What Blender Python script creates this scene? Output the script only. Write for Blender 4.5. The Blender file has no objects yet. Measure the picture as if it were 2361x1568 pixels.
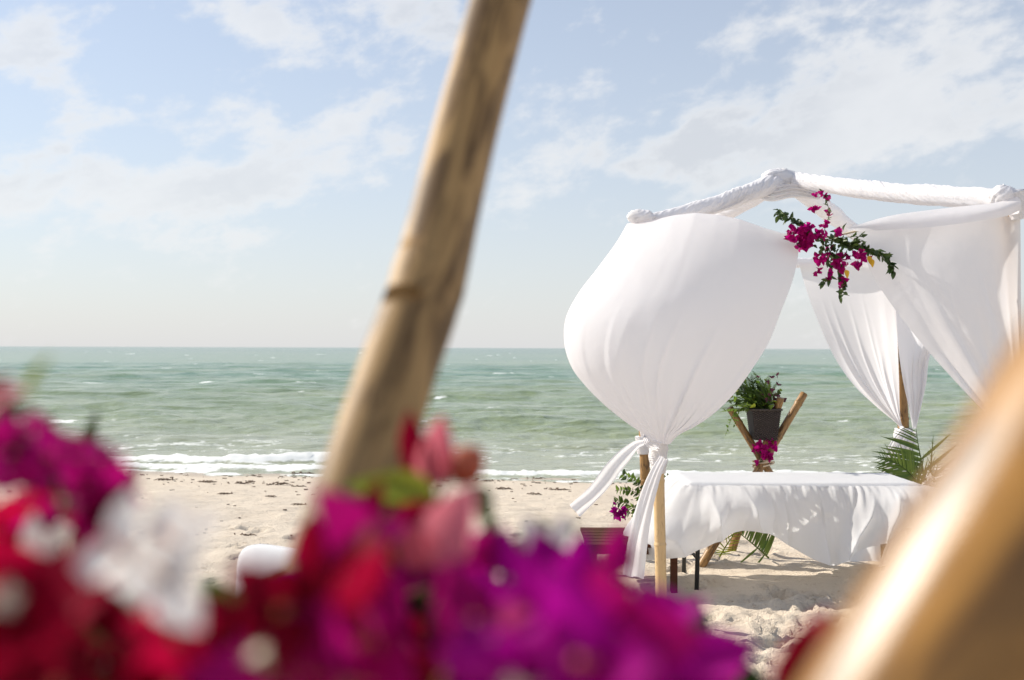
import bpy, math, random
import numpy as np
from mathutils import Matrix, Vector

random.seed(7)
RNG = np.random.default_rng(7)
sc = bpy.context.scene
COL = sc.collection

# ------------------------------------------------------------------ camera
W0, H0, F = 2361.0, 1568.0, 2295.0          # measuring grid of the photograph, focal length in its pixels
CAMZ = 1.69
pitch, roll = math.radians(0.45), math.radians(0.19)
fwd = Vector((0, math.cos(pitch), math.sin(pitch)))
up0 = Vector((0, -math.sin(pitch), math.cos(pitch)))
rt0 = Vector((1, 0, 0))
right = rt0 * math.cos(roll) + up0 * math.sin(roll)
up = up0 * math.cos(roll) - rt0 * math.sin(roll)
CAM = Vector((0, 0, CAMZ))
cd = bpy.data.cameras.new('camera')
cam = bpy.data.objects.new('camera', cd)
COL.objects.link(cam)
m = Matrix.Identity(4)
for i in range(3):
    m[i][0], m[i][1], m[i][2], m[i][3] = right[i], up[i], -fwd[i], CAM[i]
cam.matrix_world = m
cd.sensor_width = 36.0
cd.lens = 36.0 * F / W0
cd.clip_start, cd.clip_end = 0.02, 20000
cd.dof.use_dof = True
cd.dof.focus_distance = 6.9
cd.dof.aperture_fstop = 2.75
cd.dof.aperture_blades = 0
sc.camera = cam

def at(px, py, Y):
    """the point at distance Y in front of the lens that is seen at this place of the photograph"""
    d = fwd + right * ((px - W0 / 2) / F) + up * ((H0 / 2 - py) / F)
    return CAM + d * (Y / d.y)

# ------------------------------------------------------------------ sky, sun, exposure
SUN_AZ = math.radians(-64)      # from +Y (view direction), negative = to the left
SUN_EL = math.radians(35)
sundir = Vector((math.sin(SUN_AZ) * math.cos(SUN_EL), math.cos(SUN_AZ) * math.cos(SUN_EL), math.sin(SUN_EL)))

world = bpy.data.worlds.new('World')
sc.world = world
world.use_nodes = True
wn, wl = world.node_tree.nodes, world.node_tree.links
wn.clear()

def N(nodes, typ, **kw):
    n = nodes.new(typ)
    for k, v in kw.items():
        setattr(n, k, v)
    return n

class G:
    """small helper for node trees"""
    def __init__(s, tree):
        s.n, s.l = tree.nodes, tree.links
    def put(s, sock, v):
        if isinstance(v, bpy.types.NodeSocket):
            s.l.new(v, sock)
        elif v is not None:
            sock.default_value = v
    def math(s, op, a, b=None, c=None, clamp=False):
        n = s.n.new('ShaderNodeMath'); n.operation = op; n.use_clamp = clamp
        s.put(n.inputs[0], a)
        if b is not None: s.put(n.inputs[1], b)
        if c is not None: s.put(n.inputs[2], c)
        return n.outputs[0]
    def sstep(s, v, a, b):
        n = s.n.new('ShaderNodeMapRange'); n.interpolation_type = 'SMOOTHSTEP'
        s.put(n.inputs[0], v); n.inputs[1].default_value = a; n.inputs[2].default_value = b
        return n.outputs[0]
    def mix(s, f, a, b):
        n = s.n.new('ShaderNodeMix'); n.data_type = 'RGBA'
        s.put(n.inputs[0], f)
        s.put(n.inputs[6], a if isinstance(a, bpy.types.NodeSocket) else (*a, 1))
        s.put(n.inputs[7], b if isinstance(b, bpy.types.NodeSocket) else (*b, 1))
        return n.outputs[2]
    def noise(s, vec, scale, detail=4, rough=.5, dist=0.):
        n = s.n.new('ShaderNodeTexNoise')
        if vec is not None: s.l.new(vec, n.inputs['Vector'])
        n.inputs['Scale'].default_value = scale; n.inputs['Detail'].default_value = detail
        n.inputs['Roughness'].default_value = rough; n.inputs['Distortion'].default_value = dist
        return n.outputs[0]
    def comb(s, x, y, z):
        n = s.n.new('ShaderNodeCombineXYZ')
        s.put(n.inputs[0], x); s.put(n.inputs[1], y); s.put(n.inputs[2], z)
        return n.outputs[0]
    def sep(s, v):
        n = s.n.new('ShaderNodeSeparateXYZ'); s.l.new(v, n.inputs[0]); return n.outputs
    def scale(s, v, xyz):
        n = s.n.new('ShaderNodeMapping'); s.l.new(v, n.inputs[0]); n.inputs['Scale'].default_value = xyz
        return n.outputs[0]

g = G(world.node_tree)
tc = wn.new('ShaderNodeTexCoord')
sky = wn.new('ShaderNodeTexSky')
sky.sky_type = 'NISHITA'
sky.sun_disc = False
sky.sun_elevation = SUN_EL
sky.sun_rotation = SUN_AZ
sky.air_density = 1.0
sky.dust_density = 0.25
sky.ozone_density = 2.2
dx, dy, dz = g.sep(tc.outputs['Generated'])
az = g.math('ARCTAN2', dx, dy)
el = g.math('ARCSINE', dz)
# cloud noise over azimuth/elevation, wider than tall; the ellipses say where the cloud banks stand
tilt = g.math('MULTIPLY', az, -0.16)
el2 = g.math('ADD', el, tilt)
cvec = g.comb(g.math('MULTIPLY', az, 1.0), g.math('MULTIPLY', el2, 1.7), 0.37)
cn = g.noise(cvec, 15.0, 10, .6, .10)
cn2 = g.noise(cvec, 3.0, 3, .5, .0)
def ang(px, py):
    d = fwd + right * ((px - W0 / 2) / F) + up * ((H0 / 2 - py) / F)
    d.normalize()
    return math.atan2(d.x, d.y), math.asin(d.z)
banks = [  # px, py, half width, half height (px), slope (deg, up to the right), strength
    (2130, 130, 470, 150, 20, .34), (2080, 300, 420, 60, 12, .24), (1660, 310, 150, 45, 20, .27),
    (770, 300, 190, 55, 34, .40), (560, 410, 330, 55, 12, .24), (360, 275, 190, 38, 4, .33), (140, 430, 260, 45, 6, .26),
    (50, 90, 90, 85, 0, .30), (530, 25, 170, 50, -14, .32), (960, 20, 140, 45, -12, .33),
    (1260, 310, 130, 70, 12, .24), (925, 330, 40, 32, 35, .33), (110, 330, 80, 30, 0, .2), (300, 560, 420, 70, 0, .12),
    (1300, 400, 200, 50, 10, .18),
]
tot = None
for (bx, by, hw, hh, sl, st) in banks:
    a0, e0 = ang(bx, by)
    ca, sa = math.cos(math.radians(sl)), math.sin(math.radians(sl))
    da, de = g.math('SUBTRACT', az, a0), g.math('SUBTRACT', el, e0)
    uu = g.math('MULTIPLY_ADD', da, ca * F / hw, g.math('MULTIPLY', de, sa * F / hw))
    vv = g.math('MULTIPLY_ADD', de, ca * F / hh, g.math('MULTIPLY', da, -sa * F / hh))
    r2 = g.math('ADD', g.math('MULTIPLY', uu, uu), g.math('MULTIPLY', vv, vv))
    k = g.math('MULTIPLY', g.math('EXPONENT', g.math('MULTIPLY', r2, -0.7)), st)
    tot = k if tot is None else g.math('ADD', tot, k)
dens = g.math('ADD', g.math('ADD', g.math('MULTIPLY', cn, 1.25), g.math('MULTIPLY', cn2, .25)), g.math('MINIMUM', tot, .42))
cover = g.sstep(dens, .83, 1.14)
thick = g.sstep(dens, .98, 1.25)
csoft = g.noise(cvec, 4.0, 5, .55, .2)
cloudcol = g.mix(g.math('MULTIPLY', thick, g.sstep(csoft, .35, .65)), (5.8, 5.8, 5.8), (4.5, 4.6, 4.8))
haze = g.math('EXPONENT', g.math('MULTIPLY', g.math('MAXIMUM', el, 0.0), -3.6))
skyhaze = g.mix(g.math('MULTIPLY_ADD', haze, .68, .27), sky.outputs[0], (4.55, 4.6, 4.7))
skymix = g.mix(g.math('MULTIPLY', cover, .70), skyhaze, cloudcol)
bg = wn.new('ShaderNodeBackground')
bg.inputs[1].default_value = 0.088
wl.new(skymix, bg.inputs[0])
wo = wn.new('ShaderNodeOutputWorld')
wl.new(bg.outputs[0], wo.inputs[0])

sl = bpy.data.lights.new('sun', 'SUN')
sl.energy = 3.5
sl.angle = math.radians(0.53)
sl.color = (1.0, .93, .82)
so = bpy.data.objects.new('sun', sl)
COL.objects.link(so)
so.rotation_euler = sundir.to_track_quat('Z', 'Y').to_euler()

sc.view_settings.view_transform = 'Standard'
sc.view_settings.look = 'None'
sc.view_settings.exposure = 0.85
sc.view_settings.gamma = 1
sc.view_settings.use_curve_mapping = False
sc.render.engine = 'CYCLES'
sc.cycles.use_denoising = True
sc.cycles.max_bounces = 8
sc.cycles.transparent_max_bounces = 8
sc.cycles.caustics_reflective = False
sc.cycles.caustics_refractive = False

# ------------------------------------------------------------------ numpy noise
def _hash(ix, iy, seed):
    ix = ix.astype(np.int64); iy = iy.astype(np.int64)
    h = (ix * 374761393 + iy * 668265263 + seed * 1442695041) & 0x7fffffff
    h = ((h ^ (h >> 13)) * 1274126177) & 0x7fffffff
    h = h ^ (h >> 16)
    return (h & 0xffff) / 65535.0
def vnoise(x, y, seed=0):
    x = np.asarray(x, float); y = np.asarray(y, float)
    x, y = np.broadcast_arrays(x, y)
    ix, iy = np.floor(x), np.floor(y)
    fx, fy = x - ix, y - iy
    fx = fx * fx * fx * (fx * (fx * 6 - 15) + 10); fy = fy * fy * fy * (fy * (fy * 6 - 15) + 10)
    a, b = _hash(ix, iy, seed), _hash(ix + 1, iy, seed)
    c, d = _hash(ix, iy + 1, seed), _hash(ix + 1, iy + 1, seed)
    return (a + (b - a) * fx) * (1 - fy) + (c + (d - c) * fx) * fy - .5
def fbm(x, y, oct=4, seed=0, gain=.5):
    s, a = 0, 1.
    for o in range(oct):
        s = s + a * vnoise(np.asarray(x) * 2 ** o + o * 17.3, np.asarray(y) * 2 ** o - o * 9.1, seed + o)
        a *= gain
    return s
def sst(x, a, b):
    t = np.clip((np.asarray(x, float) - a) / (b - a), 0, 1)
    return t * t * (3 - 2 * t)

# ------------------------------------------------------------------ objects
def link(o, parent=None):
    COL.objects.link(o)
    if parent is not None:
        o.parent = parent
    return o
def tag(o, label=None, cat=None, group=None, kind=None):
    if label: o['label'] = label
    if cat: o['category'] = cat
    if group: o['group'] = group
    if kind: o['kind'] = kind
    return o
def thing(name, label, cat, loc=(0, 0, 0), group=None):
    o = bpy.data.objects.new(name, None)
    o.empty_display_size = .1
    o.location = loc
    link(o)
    return tag(o, label, cat, group)
def mesh(name, v, f, uv=None, smooth=True):
    v = np.asarray(v, dtype=np.float64).reshape(-1, 3)
    me = bpy.data.meshes.new(name)
    f = np.asarray(f) if not isinstance(f, list) else f
    if isinstance(f, np.ndarray):
        n, k = f.shape
        me.vertices.add(len(v)); me.vertices.foreach_set('co', v.astype(np.float32).ravel())
        me.loops.add(n * k); me.loops.foreach_set('vertex_index', f.astype(np.int32).ravel())
        me.polygons.add(n)
        me.polygons.foreach_set('loop_start', np.arange(0, n * k, k, dtype=np.int32))
        me.polygons.foreach_set('loop_total', np.full(n, k, dtype=np.int32))
        me.update(calc_edges=True)
    else:
        me.from_pydata([tuple(p) for p in v], [], f)
        me.update()
    if uv is not None:
        lay = me.uv_layers.new(name='UVMap')
        vi = np.empty(len(me.loops), dtype=np.int32); me.loops.foreach_get('vertex_index', vi)
        lay.data.foreach_set('uv', np.asarray(uv, dtype=np.float32).reshape(-1, 2)[vi].ravel())
    if smooth:
        me.polygons.foreach_set('use_smooth', np.ones(len(me.polygons), dtype=bool))
    return me
def obj(name, me, mat, parent=None, M=None):
    """parent=None: a thing of one mesh. With a parent that is a thing, M is the place in the world."""
    if mat is not None and len(me.materials) == 0:
        me.materials.append(mat)
    o = bpy.data.objects.new(name, me)
    link(o, parent)
    M = Matrix.Identity(4) if M is None else M
    if parent is not None and parent.type == 'EMPTY':
        M = Matrix.Translation(-Vector(parent.location)) @ M
    o.matrix_basis = M
    return o
def solo(name, v, f, mat, base, uv=None, smooth=True):
    """one-mesh thing with its origin at its base"""
    base = Vector(base)
    me = mesh(name, np.asarray(v).reshape(-1, 3) - np.array(base), f, uv, smooth)
    return obj(name, me, mat, None, Matrix.Translation(base))
def gridfaces(nu, nv, wrap=False, off=0):
    """verts indexed [v*nu+u]"""
    u = np.arange(nu if wrap else nu - 1); v = np.arange(nv - 1)
    U, V = np.meshgrid(u, v)
    U2 = (U + 1) % nu
    return np.stack([V * nu + U, V * nu + U2, (V + 1) * nu + U2, (V + 1) * nu + U], -1).reshape(-1, 4) + off
def cr(pts, n, smooth=True):
    """n points along a Catmull-Rom spline, evenly by arc length"""
    p = np.asarray([tuple(q) for q in pts], float)
    if len(p) > 2 and smooth:
        q = np.vstack([2 * p[0] - p[1], p, 2 * p[-1] - p[-2]])
        out = []
        for i in range(1, len(q) - 2):
            t = np.linspace(0, 1, 16, endpoint=False)[:, None]
            a, b, c, d = q[i - 1], q[i], q[i + 1], q[i + 2]
            out.append(.5 * ((2 * b) + (-a + c) * t + (2 * a - 5 * b + 4 * c - d) * t ** 2 + (-a + 3 * b - 3 * c + d) * t ** 3))
        p = np.vstack(out + [q[-2][None]])
    s = np.r_[0, np.cumsum(np.linalg.norm(np.diff(p, axis=0), axis=1))]
    t = np.linspace(0, s[-1], n)
    return np.stack([np.interp(t, s, p[:, k]) for k in range(p.shape[1])], 1)
def frames(path):
    T = np.gradient(path, axis=0)
    T /= np.linalg.norm(T, axis=1)[:, None]
    ref = np.array([0, 0, 1.]) if abs(T[0][2]) < .9 else np.array([1., 0, 0])
    A = np.cross(T, ref); A /= np.linalg.norm(A, axis=1)[:, None]
    B = np.cross(T, A)
    return T, A, B
def tube(path, rad, nseg=12, cap=True, shape=None):
    """-> verts, faces(list of arrays), uv ; rad per path point; shape(s, phi) multiplies the radius"""
    path = np.asarray(path, float); n = len(path)
    T, A, B = frames(path)
    phi = np.linspace(0, 2 * math.pi, nseg, endpoint=False)
    s = np.r_[0, np.cumsum(np.linalg.norm(np.diff(path, axis=0), axis=1))]
    R = np.broadcast_to(np.asarray(rad, float).reshape(-1, 1), (n, nseg)).copy()
    if shape is not None:
        R *= shape(s[:, None], phi[None, :])
    v = path[:, None] + R[..., None] * (A[:, None] * np.cos(phi)[None, :, None] + B[:, None] * np.sin(phi)[None, :, None])
    uv = np.stack(np.broadcast_arrays(phi[None, :] / (2 * math.pi), s[:, None]), -1)
    f = gridfaces(nseg, n, True)
    v = v.reshape(-1, 3); uv = uv.reshape(-1, 2)
    if cap:
        v = np.vstack([v, path[0], path[-1]]); uv = np.vstack([uv, uv[0], uv[-1]])
        i0, i1 = len(v) - 2, len(v) - 1
        k = np.arange(nseg); k2 = (k + 1) % nseg
        e = (n - 1) * nseg
        f = [tuple(x) for x in f] + [(i0, b, a) for a, b in zip(k, k2)] + [(i1, e + a, e + b) for a, b in zip(k, k2)]
        f = [tuple(int(q) for q in x) for x in f]
    return v, f, uv
def box(c, sx, sy, sz, bev=0.0):
    x, y, z = sx / 2, sy / 2, sz / 2
    v = np.array([(-x, -y, -z), (x, -y, -z), (x, y, -z), (-x, y, -z), (-x, -y, z), (x, -y, z), (x, y, z), (-x, y, z)]) + np.array(c)
    return v, [(0, 3, 2, 1), (4, 5, 6, 7), (0, 1, 5, 4), (1, 2, 6, 5), (2, 3, 7, 6), (3, 0, 4, 7)]
def join(parts):
    vs, fs, off = [], [], 0
    for v, f in parts:
        vs.append(np.asarray(v)); fs += [tuple(int(i) + off for i in t) for t in f]; off += len(v)
    return np.vstack(vs), fs

# ------------------------------------------------------------------ materials
def mat(name):
    mt = bpy.data.materials.new(name); mt.use_nodes = True
    mt.node_tree.nodes.clear()
    gg = G(mt.node_tree)
    out = gg.n.new('ShaderNodeOutputMaterial')
    return mt, gg, out
def principled(gg, col, rough=.6, bump=None, bumpd=.01, spec=.5, normal=None):
    p = gg.n.new('ShaderNodeBsdfPrincipled')
    gg.put(p.inputs['Base Color'], col if isinstance(col, bpy.types.NodeSocket) else (*col, 1))
    gg.put(p.inputs['Roughness'], rough)
    gg.put(p.inputs['Specular IOR Level'], spec)
    if bump is not None:
        b = gg.n.new('ShaderNodeBump'); b.inputs['Distance'].default_value = bumpd
        gg.l.new(bump, b.inputs['Height']); gg.l.new(b.outputs[0], p.inputs['Normal'])
    return p
def m_cloth(name, col=(.86, .86, .87), trans=.38):
    mt, gg, out = mat(name)
    t = gg.n.new('ShaderNodeTexCoord').outputs['Object']
    b = gg.noise(t, 5, 3, .5, .4)
    fine = gg.noise(t, 420, 2, .5)
    h = gg.math('ADD', gg.math('MULTIPLY', b, .5), gg.math('MULTIPLY', fine, .012))
    c = gg.mix(gg.noise(t, 3, 4), tuple(x * .96 for x in col), col)
    p = principled(gg, c, .85, h, .012, .12)
    tr = gg.n.new('ShaderNodeBsdfTranslucent')
    gg.l.new(c, tr.inputs[0])
    mx = gg.n.new('ShaderNodeMixShader'); mx.inputs[0].default_value = trans
    gg.l.new(p.outputs[0], mx.inputs[1]); gg.l.new(tr.outputs[0], mx.inputs[2])
    gg.l.new(mx.outputs[0], out.inputs[0])
    return mt
def m_leafy(name, ca, cb, trans=.4, rough=.5, spec=.3, vein=0.):
    mt, gg, out = mat(name)
    oi = gg.n.new('ShaderNodeObjectInfo')
    t = gg.n.new('ShaderNodeTexCoord').outputs['Object']
    nz = gg.noise(t, 40, 3)
    f = gg.math('MULTIPLY_ADD', nz, .5, gg.math('MULTIPLY_ADD', oi.outputs['Random'], .9, -.2), clamp=True)
    c = gg.mix(f, ca, cb)
    p = principled(gg, c, rough, gg.noise(t, 7, 3), .0012, spec)
    tr = gg.n.new('ShaderNodeBsdfTranslucent'); gg.l.new(c, tr.inputs[0])
    mx = gg.n.new('ShaderNodeMixShader'); mx.inputs[0].default_value = trans
    gg.l.new(p.outputs[0], mx.inputs[1]); gg.l.new(tr.outputs[0], mx.inputs[2])
    gg.l.new(mx.outputs[0], out.inputs[0])
    return mt
def m_bamboo(name, ca, cb, stain, amt=.6, rough=.45, lo=.5, spec=.4):
    """streaky bamboo: UV is (turn, metres along)"""
    mt, gg, out = mat(name)
    uv = gg.n.new('ShaderNodeTexCoord').outputs['UV']
    ux, uy, _ = gg.sep(uv)
    cx = gg.math('COSINE', gg.math('MULTIPLY', ux, 2 * math.pi)); sx = gg.math('SINE', gg.math('MULTIPLY', ux, 2 * math.pi))
    st = gg.noise(gg.comb(gg.math('MULTIPLY', cx, 5.), gg.math('MULTIPLY', sx, 5.), gg.math('MULTIPLY', uy, 2.5)), 2.2, 6, .6, .2)
    bl = gg.noise(gg.comb(gg.math('MULTIPLY', cx, 1.1), gg.math('MULTIPLY', sx, 1.1), gg.math('MULTIPLY', uy, 7.)), 1.3, 5, .6, .8)
    fib = gg.noise(gg.comb(gg.math('MULTIPLY', cx, 14.), gg.math('MULTIPLY', sx, 14.), gg.math('MULTIPLY', uy, 6.)), 3, 3, .6)
    c = gg.mix(st, ca, cb)
    c = gg.mix(gg.math('MULTIPLY', gg.sstep(bl, lo, lo + .2), amt), c, stain)
    p = principled(gg, c, rough, gg.math('ADD', fib, gg.math('MULTIPLY', st, .6)), .00012, spec)
    gg.l.new(p.outputs[0], out.inputs[0])
    return mt
def m_plain(name, col, rough=.6, spec=.4, nscale=30, var=.25, bumpd=.002):
    mt, gg, out = mat(name)
    t = gg.n.new('ShaderNodeTexCoord').outputs['Object']
    nz = gg.noise(t, nscale, 5, .6)
    c = gg.mix(nz, tuple(x * (1 - var) for x in col), tuple(min(1, x * (1 + var)) for x in col))
    p = principled(gg, c, rough, nz, bumpd, spec)
    gg.l.new(p.outputs[0], out.inputs[0])
    return mt

M_CLOTH = m_cloth('curtain cloth', (.915, .905, .93), .5)
M_WRAP = m_cloth('wrapped cloth', (.91, .90, .92), trans=.35)
M_TABLE = m_cloth('table linen', (.93, .93, .94), .55)
M_BAM_POST = m_bamboo('pale bamboo', (.55, .36, .17), (.68, .50, .28), (.20, .11, .05), .55)
M_BAM_NEAR = m_bamboo('weathered bamboo', (.30, .17, .06), (.50, .325, .14), (.075, .04, .017), .8, .55, .43, .25)
M_BAM_GOLD = m_bamboo('honey bamboo', (.28, .125, .024), (.44, .235, .06), (.06, .028, .01), .8, .34, .42, .4)
M_BAM_DARK = m_bamboo('brown bamboo', (.24, .125, .04), (.40, .23, .085), (.05, .025, .012), .8, .45, .45)
M_MAGENTA = m_leafy('magenta bract', (.32, .003, .11), (.52, .005, .22), .5, .6, .15)
M_PURPLE = m_leafy('purple bract', (.27, .0015, .17), (.47, .004, .31), .5, .6, .15)
M_CRIMSON = m_leafy('crimson bract', (.15, .001, .012), (.44, .003, .042), .5, .6, .15)
M_PINK = m_leafy('pink bract', (.70, .10, .16), (.85, .28, .33), .45)
M_WHITEB = m_leafy('white bract', (.84, .81, .76), (.89, .87, .83), .25)
M_FLORET = m_leafy('cream floret', (.80, .72, .50), (.88, .82, .64), .4)
M_BUD = m_leafy('bud', (.45, .20, .06), (.55, .12, .08), .3)
M_LEAF = m_leafy('dark leaf', (.030, .060, .014), (.075, .125, .026), .32, .4, .5)
M_LEAF_Y = m_leafy('lime leaf', (.20, .26, .02), (.36, .40, .04), .45)
M_FERN = m_leafy('fern leaf', (.08, .15, .02), (.20, .30, .05), .45)
M_PALM = m_leafy('palm leaf', (.055, .11, .016), (.15, .21, .03), .35, .35, .5)
M_DRYPALM = m_leafy('dry leaf', (.18, .09, .04), (.28, .16, .07), .2)
M_STEM = m_plain('stem', (.12, .13, .04))
M_BASKET = m_plain('dark wicker', (.055, .042, .036), .55)
M_ROPE = m_plain('rope', (.62, .52, .38), .9)
M_STEEL = m_plain('dark steel', (.025, .027, .028), .45)
M_PLASTIC = m_plain('grey plastic', (.5, .5, .5), .5)
M_DARKWOOD = m_plain('dark wood', (.075, .03, .018), .85, .12, 12, .35)
M_SEAWEED = m_plain('seaweed', (.15, .10, .065), .8)
M_KNOT = m_plain('dark knot', (.035, .02, .012), .8)
M_YELLOW = m_leafy('yellow leaf', (.70, .42, .03), (.8, .5, .05), .4)
M_DUSK = m_leafy('dusky flower', (.09, .02, .05), (.16, .04, .07), .3)

# ------------------------------------------------------------------ beach
WATER = -0.30
def shore(x, y):
    return y + .11 * np.asarray(x)
prints = []
rp = random.Random(11)
for k in range(260):
    y = rp.uniform(4.2, 9.5); x = rp.uniform(-3.5, 4.2)
    if k < 120: y = rp.uniform(4.5, 6.9); x = rp.uniform(.6, 3.0)
    prints.append((x, y, rp.uniform(0, math.pi), rp.uniform(.10, .16), rp.uniform(.045, .075), rp.uniform(.015, .04)))
def sand_h(x, y):
    x = np.asarray(x, float); y = np.asarray(y, float)
    s = shore(x, y)
    t = s - 9.3
    base = -.05 * np.where(t > 6, 6 + (t - 6) * 1.3, np.log1p(np.exp(np.clip(t * 2.5, -30, 30))) / 2.5)
    dry = 1 - sst(s, 10.5, 14.5)
    h = base + (.055 * fbm(x * .8, y * 1.25, 3, 3) + .028 * fbm(x * 2.3 + 5, y * 3.3, 3, 21)) * (.15 + .85 * dry)
    rip = fbm(x * 5 + 3, y * 8, 3, 33)
    h = h + .017 * rip * (.25 + .75 * dry)
    return h
def ground(x, y):
    return float(sand_h(np.array([x]), np.array([y]))[0])
def axis(dense0, dense1, step, lo, hi):
    a = list(np.arange(dense0, dense1, step))
    d, p = step, a[-1]
    r = []
    while p < hi:
        d *= 1.12; p += d; r.append(p)
    d, p = step, a[0]
    l = []
    while p > lo:
        d *= 1.12; p -= d; l.append(p)
    return np.array(l[::-1] + a + r)
xs = axis(-6.8, 5.6, .034, -70, 70)
ys = axis(4.7, 15.8, .030, -40, 22)
X, Y = np.meshgrid(xs, ys)
Z = sand_h(X, Y)
for (fx, fy, a, l, w, d) in prints:
    iy0, iy1 = np.searchsorted(ys, [fy - .4, fy + .4]); ix0, ix1 = np.searchsorted(xs, [fx - .4, fx + .4])
    sx_, sy_ = X[iy0:iy1, ix0:ix1] - fx, Y[iy0:iy1, ix0:ix1] - fy
    p = (sx_ * math.cos(a) + sy_ * math.sin(a)) / l; q = (-sx_ * math.sin(a) + sy_ * math.cos(a)) / w
    r = np.sqrt(p * p + q * q)
    Z[iy0:iy1, ix0:ix1] += d * (-(1 - sst(r, .55, 1.05)) + .55 * np.exp(-((r - 1.25) / .22) ** 2))
dense = np.outer((ys > 4.5) & (ys < 16), (xs > -7) & (xs < 5.8))
Z += dense * .006 * fbm(X * 19, Y * 19, 2, 51) * (1 - .5 * sst(shore(X, Y), 12, 15))

mt, gg, out = mat('beach sand')
t = gg.n.new('ShaderNodeTexCoord').outputs['Object']
big = gg.noise(t, 1.2, 5, .6)
grit = gg.noise(t, 55, 4, .7)
speck = gg.noise(gg.scale(t, (.6, 1, 1)), 20, 4, .8)
c = gg.mix(big, (.62, .52, .41), (.72, .63, .51))
c = gg.mix(gg.math('MULTIPLY', gg.sstep(speck, .56, .68), .6), c, (.36, .26, .17))
c = gg.mix(gg.math('MULTIPLY', gg.sstep(grit, .62, .75), .35), c, (.80, .74, .64))
sx_, sy_, sz_ = gg.sep(t)
wet = gg.math('MULTIPLY', gg.math('SUBTRACT', 1.0, gg.sstep(gg.math('MULTIPLY_ADD', big, .05, sz_), WATER + .035, WATER + .085)), 1.0)
c = gg.mix(gg.math('MULTIPLY', wet, .55), c, (.36, .28, .2))
p = principled(gg, c, gg.math('MULTIPLY_ADD', wet, -.55, .92), gg.math('ADD', grit, gg.math('MULTIPLY', speck, 1.4)), .014, .25)
gg.l.new(p.outputs[0], out.inputs[0])
M_SAND = mt
me = mesh('beach', np.stack([X, Y, Z], -1), gridfaces(len(xs), len(ys)))
o = obj('beach', me, M_SAND)
tag(o, kind='structure')

# ------------------------------------------------------------------ sea
rows = [13.2]
while rows[-1] < 9000:
    rows.append(rows[-1] * (1.0062 if rows[-1] < 120 else 1.03))
rows = np.array(rows)
tn = np.linspace(-1.5, 1.5, 620)
tn = np.sign(tn) * np.abs(tn / 1.5) ** 1.25 * 1.5
YY = np.repeat(rows[:, None], len(tn), 1)
XX = YY * tn[None, :]
S = shore(XX, YY) - 15.3
spc = np.gradient(rows)[:, None] * np.ones_like(XX)
def att(wl): return np.clip(wl / (4.5 * spc) - .3, 0, 1)
warp = 2.2 * fbm(XX * .10, YY * .06, 3, 61)
far = sst(S, 1, 10)
h = .075 * (1 - np.abs(np.sin((S + warp) * math.pi / 5.6)) ** .7) * att(5) * (.35 + far) * (.55 + 1.1 * (vnoise(XX * .09, YY * .3, 63) + .5))
h += .14 * fbm(XX * .45, YY * .9, 2, 66) * att(2.5) * (.3 + .7 * far)
h += .07 * fbm(XX * 1.6, YY * 2.6, 3, 69) * att(.9) * (.2 + .8 * far)
h += .16 * fbm(XX * .16, YY * .3, 2, 73) * att(6) * far
# the small breaker and the wash on the sand
sb = 1.25 + .5 * fbm(XX * .35, YY * 0, 3, 81)
env = sst(-XX, .6, 2.6) * (.65 + .9 * (vnoise(XX * .7, YY * 0 + 3, 83) + .3)).clip(.2, 1.3)
dS = S - sb
br = env * np.where(dS < 0, np.exp(-(dS / .16) ** 2), np.exp(-(dS / .55) ** 2))
lump = np.clip(fbm(XX * 4.0, YY * 6.5, 5, 87, .6) + .12, -.2, 1)
h += .105 * br * (1 + .55 * lump)
sb2 = .45 + .35 * fbm(XX * .5 + 9, YY * 0, 3, 91)
wash = np.exp(-((S - sb2) / .24) ** 2)
h += .05 * wash * (1 + 1.3 * lump)
nearw = 1 - sst(S, .2, 3.0)
foamn = fbm(XX * .9, YY * 2.6, 5, 95, .62)
foam = np.clip(1.25 * br * (.75 + 1.2 * lump) + .9 * wash * (.7 + lump), 0, 1)
lace = np.clip(1 - np.abs(fbm(XX * .75 + warp, YY * 1.7, 4, 97, .55)) * 7.5, 0, 1)
zone = np.exp(-np.clip(S - .2, 0, None) / 5.0)
foam = np.maximum(foam, .95 * lace * zone * sst(vnoise(XX * .22, YY * .5, 99), -.35, .15))
# whitecaps out on the water
cap = .8 * sst(fbm(XX * .28, YY * .55, 3, 103), .44, .6) * sst(fbm(XX * 1.1, YY * 1.4, 3, 105), .02, .3) * sst(S, 4, 12)
foam = np.maximum(foam, cap)
foam *= np.where(rows[:, None] > 400, 0, 1)
ZZ = WATER + h
me = mesh('sea', np.stack([XX, YY, ZZ], -1), gridfaces(len(tn), len(rows)))
a = me.attributes.new('foam', 'FLOAT', 'POINT'); a.data.foreach_set('value', foam.astype(np.float32).ravel())
mt, gg, out = mat('sea water')
t = gg.n.new('ShaderNodeTexCoord').outputs['Object']
fa = gg.n.new('ShaderNodeAttribute'); fa.attribute_name = 'foam'
px_, py_, pz_ = gg.sep(t)
sdist = gg.math('ADD', py_, gg.math('MULTIPLY', px_, .11))
patch = gg.noise(gg.scale(t, (.05, .16, 1)), 1, 4, .6, .3)
c = gg.mix(gg.sstep(sdist, 16, 28), (.34, .355, .25), (.225, .275, .15))
c = gg.mix(gg.sstep(sdist, 26, 75), c, (.11, .215, .125))
c = gg.mix(gg.sstep(sdist, 80, 600), c, (.068, .17, .125))
c = gg.mix(gg.math('MULTIPLY', gg.sstep(patch, .45, .7), .45), c, (.29, .32, .15))
fb = gg.noise(gg.scale(t, (1.0, 1.6, 1)), 9, 5, .7)
fm = gg.sstep(gg.math('MULTIPLY_ADD', fb, .9, fa.outputs['Fac']), .62, 1.0)
c = gg.mix(gg.math('MULTIPLY', fm, .84), c, (.86, .87, .86))
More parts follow.
